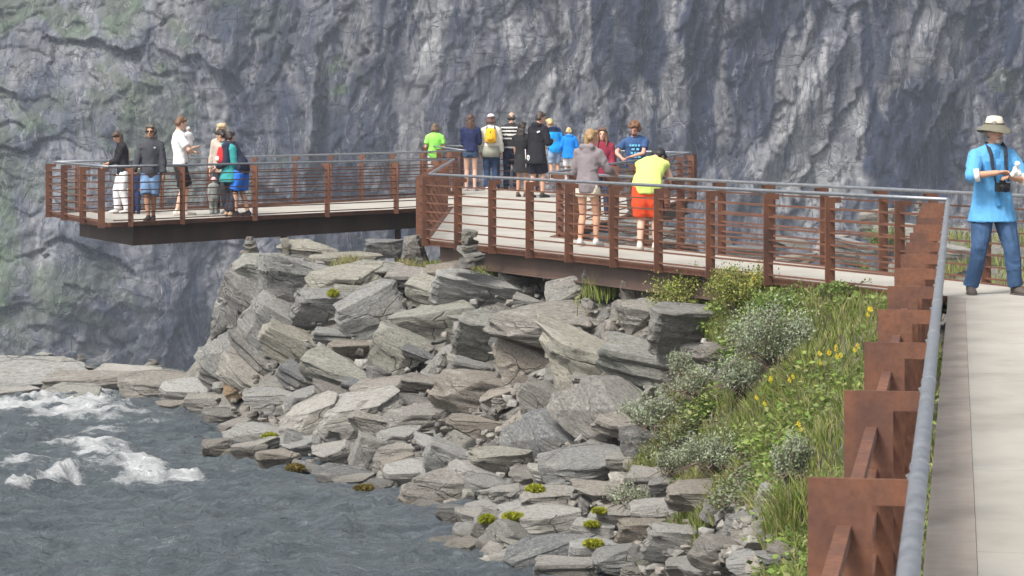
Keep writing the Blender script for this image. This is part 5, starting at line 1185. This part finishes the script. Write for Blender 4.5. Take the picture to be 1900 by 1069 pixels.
# crowded platform
P = person('curly haired man in a blue printed T-shirt leaning on the valley side railing, facing us', 1180, 0, 1.76, 172, 'pink', ('curly', (.16, .075, .035)), dict(c=(.045, .095, .22), inf=.014, sleeve=.62, hem=0, name='t_shirt'), ('trousers', (.10, .085, .075), 1.95, .016), (.06, .05, .05), lean=13, head=(28, -14), lh=(.04, .20, .625), rh=(.145, .16, .62), lpole=(-1.0, -.2, .1), rpole=(.8, -.6, -.4), Y=46.0, wid=1.15, eyes=True, group=G)
bd = MB(); bd.ball(P['hp'](0, .026, -.046), (.030 * P['H'], .026 * P['H'], .022 * P['H']), 12, 8, P['HR']); bd.build('beard', hairm((.12, .055, .03)), P['root'], smooth=True)
pm = MB(); fz = P['fwd']; Hh = P['H']
for (zf, wds) in ((5, ((-.045, .022), (-.012, .018), (.020, .030), (.050, .016))), (4.3, ((-.03, .03), (.02, .035))), (3.6, ((-.035, .028), (.0, .02), (.035, .026))), (2.9, ((-.045, .03), (-.005, .03), (.038, .034)))):
    i = int(zf); b0 = P['sp'][i].lerp(P['sp'][i + 1], zf - i); d_ = (P['TR'][i][1] + .020) * Hh
    for (x, ww) in wds:
        pm = MB(); pm.bar(b0 + fz * d_ + Vector(((x - ww / 2) * Hh, 0, 0)), b0 + fz * d_ + Vector(((x + ww / 2) * Hh, 0, 0)), .006 * Hh, .011 * Hh); pm.build('chest_print', cloth((.16, .50, .72)), P['root'])
person('long haired woman in a maroon hooded top facing us on the platform', 1118, 0, 1.64, 168, 'fair', ('long', (.15, .075, .045)), dict(c=(.24, .028, .055), inf=.014, sleeve=1.9, hem=0, hood=True, name='hoodie'), ('trousers', (.03, .035, .06), 1.96, .008, 'denim'), (.3, .3, .3), head=(4, 6), lh=(-.10, .10, .52), rh=(.10, .12, .55), Y=44.0, eyes=True, wid=.95, group=G)
person('blond boy in a royal blue jacket and white shorts standing on the railing bars', 1056, 0, 1.20, 6, 'fair', ('short', (.66, .49, .24)), dict(c=(.015, .22, .72), inf=.024, sleeve=1.9, hem=0, hood=True, name='jacket', long=.03), ('shorts', (.72, .72, .74), .95, .016), (.5, .5, .52), lean=8, head=(8, 0), lh=(-.15, .14, .56), rh=(.15, .14, .56), Y=54.72, z=.42, wid=1.1, group=G, vox=.014)
person('boy in a bright blue and navy jacket and denim shorts climbing on the railing', 1030, 0, 1.43, 22, 'mid', ('short', (.58, .42, .20)), dict(c=(.02, .33, .78), inf=.022, sleeve=1.9, hem=0, hood=True, name='jacket', panel=(.025, .04, .10)), ('shorts', (.22, .30, .42), .9, .012, 'denim'), (.6, .6, .6), lean=6, roll=-12, head=(16, 30), lh=(-.06, .16, .80), rh=(.16, .14, .62), Y=54.75, z=.40, wid=1.05, group=G, vox=.014)
P = person('tall man in black jacket with white emblem and black shorts', 995, 0, 1.88, -38, 'mid', ('short', (.06, .04, .03)), dict(c=(.017, .017, .022), inf=.018, sleeve=1.9, hem=0, long=.06, hood=True, name='jacket'), ('shorts', (.018, .018, .03), .94, .02), (.05, .045, .045), lean=9, head=(14, -30), lh=(-.06, .18, .60), rh=(.11, .16, .66), lf=(-.05, -.05), rf=(.05, .05), Y=53.0, wid=1.1, group=G)
em = MB(); b0 = P['sp'][0] - P['fwd'] * .106 * P['H'] + Vector((-.035 * P['H'], 0, .0)); s_ = .042 * P['H']
em.prism([(-.5 * s_, .35 * s_), (-.25 * s_, .75 * s_), (.25 * s_, .75 * s_), (.5 * s_, .35 * s_), (.45 * s_, -.3 * s_), (0, -.8 * s_), (-.45 * s_, -.3 * s_)], b0, (1, 0, 0), (0, 0, 1), tuple(-P['fwd']), .006); em.build('emblem', cloth((.75, .75, .75)), P['root'])
em = MB(); em.bar(b0 - P['fwd'] * .0065 + Vector((-.3 * s_, 0, .35 * s_)), b0 - P['fwd'] * .0065 + Vector((.1 * s_, 0, -.45 * s_)), .002, .006); em.bar(b0 - P['fwd'] * .0065 + Vector((.3 * s_, 0, .35 * s_)), b0 - P['fwd'] * .0065 + Vector((-.1 * s_, 0, -.45 * s_)), .002, .006); em.build('emblem_line', cloth((.03, .03, .03)), P['root'])
em = MB(); b1 = P['sp'][5] - P['fwd'] * .084 * P['H'] + Vector((.05 * P['H'], 0, .0)); em.bar(b1, b1 + Vector((.04 * P['H'], 0, .012 * P['H'])), .003, .009 * P['H']); em.build('small_logo', cloth((.7, .7, .7)), P['root'])
P = person('dark haired woman in a short dark dress with bare tanned legs beside the tall man', 968, 0, 1.64, -20, 'brown', ('long', DB), dict(c=(.022, .021, .024), inf=.010, sleeve=.7, hem=0, name='dress_top'), ('skirt', (.030, .029, .032), .72), (.10, .07, .05), head=(6, -20), lh=(-.10, .08, .50), rh=(.06, .16, .62), Y=53.3, wid=1.0, group=G)
sb = MB(); sb.tube([P['sp'][3] + Vector((.085 * P['H'], -.09 * P['H'], 0)), P['sp'][0] + Vector((.10 * P['H'], -.11 * P['H'], -.06 * P['H']))], .006 * P['H'], 6); follow(P, 'bag_strap', sb, cloth((.7, .68, .65)), 'thin white strap hanging at the side of the dark dress', 'strap')
st = [(z0, z0 + .018, (.72, .70, .66)) for z0 in (.655, .705, .755)] + [(.80, .815, (.72, .70, .66))]
person('balding man in a black and white striped sweater seen from behind', 949, 0, 1.78, -4, 'mid', ('balding', (.05, .04, .035)), dict(c=(.035, .032, .030), inf=.016, sleeve=1.9, hem=1, name='sweater', stripes=st), ('trousers', (.020, .028, .055), 1.97, .012, 'denim'), (.05, .05, .05), head=(6, 0), lh=(-.13, .12, .56), rh=(.13, .12, .56), lf=(-.07, 0), rf=(.06, .02), Y=55.9, wid=1.1, group=G)
P = person('woman in a white cap and pale jacket with a yellow backpack, back to us', 911, 0, 1.74, -2, 'fair', ('bob', (.10, .05, .04)), dict(c=(.66, .64, .56), inf=.017, sleeve=1.9, hem=0, long=.0, name='jacket'), ('trousers', (.024, .045, .095), 1.97, .014, 'denim'), (.72, .72, .74), head=(2, 0), lh=(-.14, .06, .48), rh=(.14, .06, .48), Y=55.6, hat='cap', wid=1.02, group=G)
lo = MB(); lo.tube([P['sp'][0] - Vector((0, 0, .018 * P['H'])), P['sp'][1], P['sp'][2] + Vector((0, 0, .01 * P['H']))], [(.121 * P['H'], .094 * P['H']), (.119 * P['H'], .088 * P['H']), (.110 * P['H'], .080 * P['H'])], 18); lo.build('jacket_hem', cloth((.30, .30, .25)), P['root'], smooth=True)
backpack(P, (.80, .44, .03), 'yellow backpack on the woman in the white cap', 1.05)
person('woman with long brown hair in a navy sweater and denim shorts, back to us', 873, 0, 1.74, -6, 'fair', ('long', (.085, .045, .030)), dict(c=(.022, .030, .085), inf=.014, sleeve=1.9, hem=1, name='sweater'), ('shorts', (.045, .075, .13), .30, .010, 'denim'), (.5, .45, .42), head=(6, -4), lh=(-.06, .16, .60), rh=(.08, .16, .62), Y=55.5, wid=1.0, group=G)
person('girl in a lime green T-shirt at the far corner of the platform', 807, 0, 1.50, 8, 'mid', ('bob', (.14, .085, .05)), dict(c=(.33, .86, .14), inf=.018, sleeve=.7, hem=0, name='t_shirt'), ('trousers', (.70, .70, .70), 1.9, .010), (.5, .5, .5), head=(4, 0), lh=(-.13, .12, .58), rh=(.12, .12, .58), Y=56.6, wid=1.05, group=G)
# cantilevered platform
P = person('woman in black jacket and white trousers with bowed head, leftmost on the cantilevered platform', 229, 396, 1.60, 112, 'mid', ('long', (.075, .048, .033)), dict(c=(.022, .021, .024), inf=.016, sleeve=1.85, hem=0, name='jacket'), ('trousers', (.76, .75, .76), 1.95, .018), (.62, .60, .58), lean=6, head=(42, 20), lh=(.02, .19, .60), rh=(.08, .19, .58), lf=(-.07, -.04), rf=(.07, .05), wid=1.05, group=G)
sb = MB(); sb.tube([P['sp'][7] + Vector((-.04 * P['H'], -.02 * P['H'], .03 * P['H'])), P['sp'][5] + Vector((.0, -.085 * P['H'], 0)), P['sp'][3] + Vector((.05 * P['H'], -.085 * P['H'], 0)), P['sp'][1] + Vector((.11 * P['H'], -.02 * P['H'], 0))], [(.008 * P['H'], .004 * P['H'])] * 4, 6); follow(P, 'bag_strap', sb, cloth((.62, .10, .05)), 'orange red bag strap across the black jacket', 'strap')
P = person('small child in navy with a beige sun hat beside the man in sunglasses', 253, 397, .90, 165, 'fair', ('short', BL), dict(c=NAVY, inf=.022, sleeve=1.9, hem=0, name='jacket'), ('trousers', (.025, .035, .09), 1.95, .02), NAVY, head=(10, 0), lh=(-.14, .06, .55), rh=(.15, .05, .55), wid=1.25, group=G, vox=.012)
hh = MB(); hh.ball(P['hp'](0, -.004, .036), (.060 * P['H'], .066 * P['H'], .052 * P['H']), 14, 8, P['HR']); hh.tube([P['hp'](0, 0, .030), P['hp'](0, 0, .022)], [.070 * P['H'], .088 * P['H']], 16); hh.build('sun_hat', cloth((.66, .52, .36)), P['root'], smooth=True)
P = person('man in a dark grey hooded jacket, sunglasses and denim shorts facing us', 280, 410, 1.70, 178, 'brown', ('short', (.10, .08, .06)), dict(c=(.062, .064, .074), inf=.017, sleeve=1.9, hem=0, name='jacket', collar=True), ('shorts', (.13, .21, .34), 1.0, .020, 'denim'), (.05, .045, .045), head=(0, -4), lh=(-.145, .03, .47), rh=(.17, .08, .50), lf=(-.02, -.03), rf=(.015, .06), wid=1.02, eyes=True, group=G)
sg_ = MB()
for s2 in (-1, 1): sg_.ball(P['hp'](.0185 * s2, .052, .005), (.017 * P['H'], .006 * P['H'], .012 * P['H']), 10, 6, P['HR']); sg_.cap(P['hp'](.033 * s2, .045, .008), P['hp'](.046 * s2, .0, .006), .003 * P['H'], .003 * P['H'], 6)
sg_.build('sunglasses', plain('dark_glass', (.012, .012, .014), .15), P['root'], smooth=True)
hd = MB()
for j in range(13): a = math.pi * j / 12; hd.cap(P['hp'](math.cos(a) * .050, .016, math.sin(a) * .062 + .004), P['hp'](math.cos(a) * .046, -.034, math.sin(a) * .058 + .0), .0105 * P['H'], .016 * P['H'], 8)
hd.cap(P['hp'](-.040, -.020, -.05), P['hp'](.040, -.020, -.05), .030 * P['H'], .030 * P['H'])
me = remesh(hd, .012, 3, .004, 2, 'hood'); me.materials.append(cloth((.15, .13, .122))); obj('hood', me, P['root'])
MB().bar(P['sp'][5] + P['fwd'] * .087 * P['H'] + Vector((-.065 * P['H'], 0, .012 * P['H'])), P['sp'][5] + P['fwd'] * .087 * P['H'] + Vector((-.045 * P['H'], 0, .012 * P['H'])), .002, .008 * P['H']).build('small_logo', cloth((.5, .5, .52)), P['root'])
P = person('man in a white T-shirt and black shorts holding a baby', 335, 400, 1.86, -72, 'fair', ('short', (.16, .085, .045)), dict(c=(.80, .80, .81), inf=.014, sleeve=.75, hem=1, name='t_shirt'), ('shorts', (.022, .021, .022), .90, .020), (.66, .62, .54), lean=-4, head=(20, 4), lh=(-.01, .13, .64), rh=(.06, .14, .69), lf=(-.06, .06), rf=(.06, -.05), rpole=(1, -.4, -.6), wid=1.08, group=G)
bb_ = P['base']; fx, fy = -math.sin(R(-72)), math.cos(R(-72))
B = person('baby in white held against the chest of the man in the white T-shirt', 0, 0, .66, 60, 'fair', ('short', (.55, .42, .28)), dict(c=(.78, .77, .77), inf=.030, sleeve=1.6, hem=0, name='romper'), ('trousers', (.78, .77, .78), 1.7, .03), (.75, .73, .72), head=(10, 20), lh=(-.15, .14, .70), rh=(.16, .12, .6), lf=(-.16, .12), rf=(.16, .12), Y=45.8, z=1.0, wid=1.35, group=G, vox=.012)
B['root'].location = (bb_.x + fx * .15, bb_.y + fy * .15, 1.02)
bh = MB(); bh.ball(B['hp'](0, -.006, .026), (.060 * .66, .068 * .66, .060 * .66), 14, 8, B['HR']); bh.build('bonnet', cloth((.80, .79, .78)), B['root'], smooth=True)
P = person('woman in a teal jacket and dark trousers with a red backpack', 425, 402, 1.57, -58, 'mid', ('short', DB), dict(c=(.045, .30, .30), inf=.022, sleeve=1.9, hem=0, long=.05, hood=True, name='jacket'), ('trousers', (.035, .036, .05), 1.9, .016), (.42, .30, .20), head=(10, 20), lh=(-.08, .16, .58), rh=(.10, .12, .55), wid=1.1, group=G)
backpack(P, (.62, .035, .035), 'red backpack with a white pocket on the woman in teal', .95, (.74, .72, .72))
P = person('blond woman half hidden behind the woman in teal', 411, 0, 1.70, 160, 'fair', ('bob', (.52, .40, .24)), dict(c=(.50, .42, .36), inf=.014, sleeve=1.9, hem=0, name='blouse'), ('trousers', (.05, .05, .06), 1.9, .014), (.3, .3, .3), head=(8, 30), Y=46.6, wid=.95, group=G)
hh = MB()
for j in range(9): a = j * .7; hh.ball(P['hp'](.03 * math.cos(a), -.012 + .035 * math.sin(a), .052 + .008 * (j % 2)), .026 * P['H'], 8, 6)
me = remesh(hh, .012, 1, .012, 3, 'hair'); me.materials.append(hairm((.56, .43, .25))); obj('hair', me, P['root'])
person('person in dark navy jacket and bright blue shorts bending beside the woman in teal', 449, 402, 1.74, 78, 'mid', ('short', DB), dict(c=(.030, .036, .062), inf=.020, sleeve=1.9, hem=0, name='jacket'), ('shorts', (.035, .19, .72), .95, .022), (.025, .025, .03), lean=36, head=(30, 0), lh=(-.08, .26, .52), rh=(.08, .26, .52), lf=(-.05, .05), rf=(.05, -.05), wid=1.1, group=G)
P = person('small child in grey with a pink and white hat at the railing', 397, 402, .72, 30, 'fair', ('short', BL), dict(c=(.26, .27, .26), inf=.03, sleeve=1.9, hem=0, name='jacket'), ('trousers', (.20, .21, .20), 1.9, .03), (.4, .38, .36), head=(4, 0), wid=1.3, group=G, vox=.012)
hh = MB(); hh.ball(P['hp'](0, -.004, .030), (.064 * P['H'], .070 * P['H'], .060 * P['H']), 14, 8, P['HR']); hh.tube([P['hp'](0, 0, .026), P['hp'](0, 0, .014)], [.074 * P['H'], .094 * P['H']], 16); hh.build('sun_hat', cloth((.74, .48, .50)), P['root'], smooth=True)
person('small child in pink and red half hidden behind the blue shorts', 434, 398, .92, 100, 'fair', ('short', BL), dict(c=(.62, .40, .52), inf=.02, sleeve=1.9, hem=0, name='jacket'), ('trousers', (.50, .08, .10), 1.6, .02), (.5, .4, .38), wid=1.2, group=G, vox=.012)

# ------------------------------------------------------------------ air between here and the far wall
hz_ = MB(); x0, x1, y0, y1, z0, z1 = -300, 300, -75, 460, -132, 128
hz_.add([(x0, y0, z0), (x1, y0, z0), (x1, y1, z0), (x0, y1, z0), (x0, y0, z1), (x1, y0, z1), (x1, y1, z1), (x0, y1, z1)], [(0, 3, 2, 1), (4, 5, 6, 7), (0, 1, 5, 4), (1, 2, 6, 5), (2, 3, 7, 6), (3, 0, 4, 7)])
hm_ = bpy.data.materials.new('thin_haze'); hm_.use_nodes = True; ht = hm_.node_tree; ht.nodes.clear()
ho = ht.nodes.new('ShaderNodeOutputMaterial'); hv = ht.nodes.new('ShaderNodeVolumePrincipled'); hv.inputs['Color'].default_value = (.76, .85, 1.0, 1); hv.inputs['Density'].default_value = .0004
ht.links.new(hv.outputs[0], ho.inputs['Volume'])
tag(hz_.build('haze', hm_), 'thin bluish haze filling the valley', 'haze', None, 'stuff')
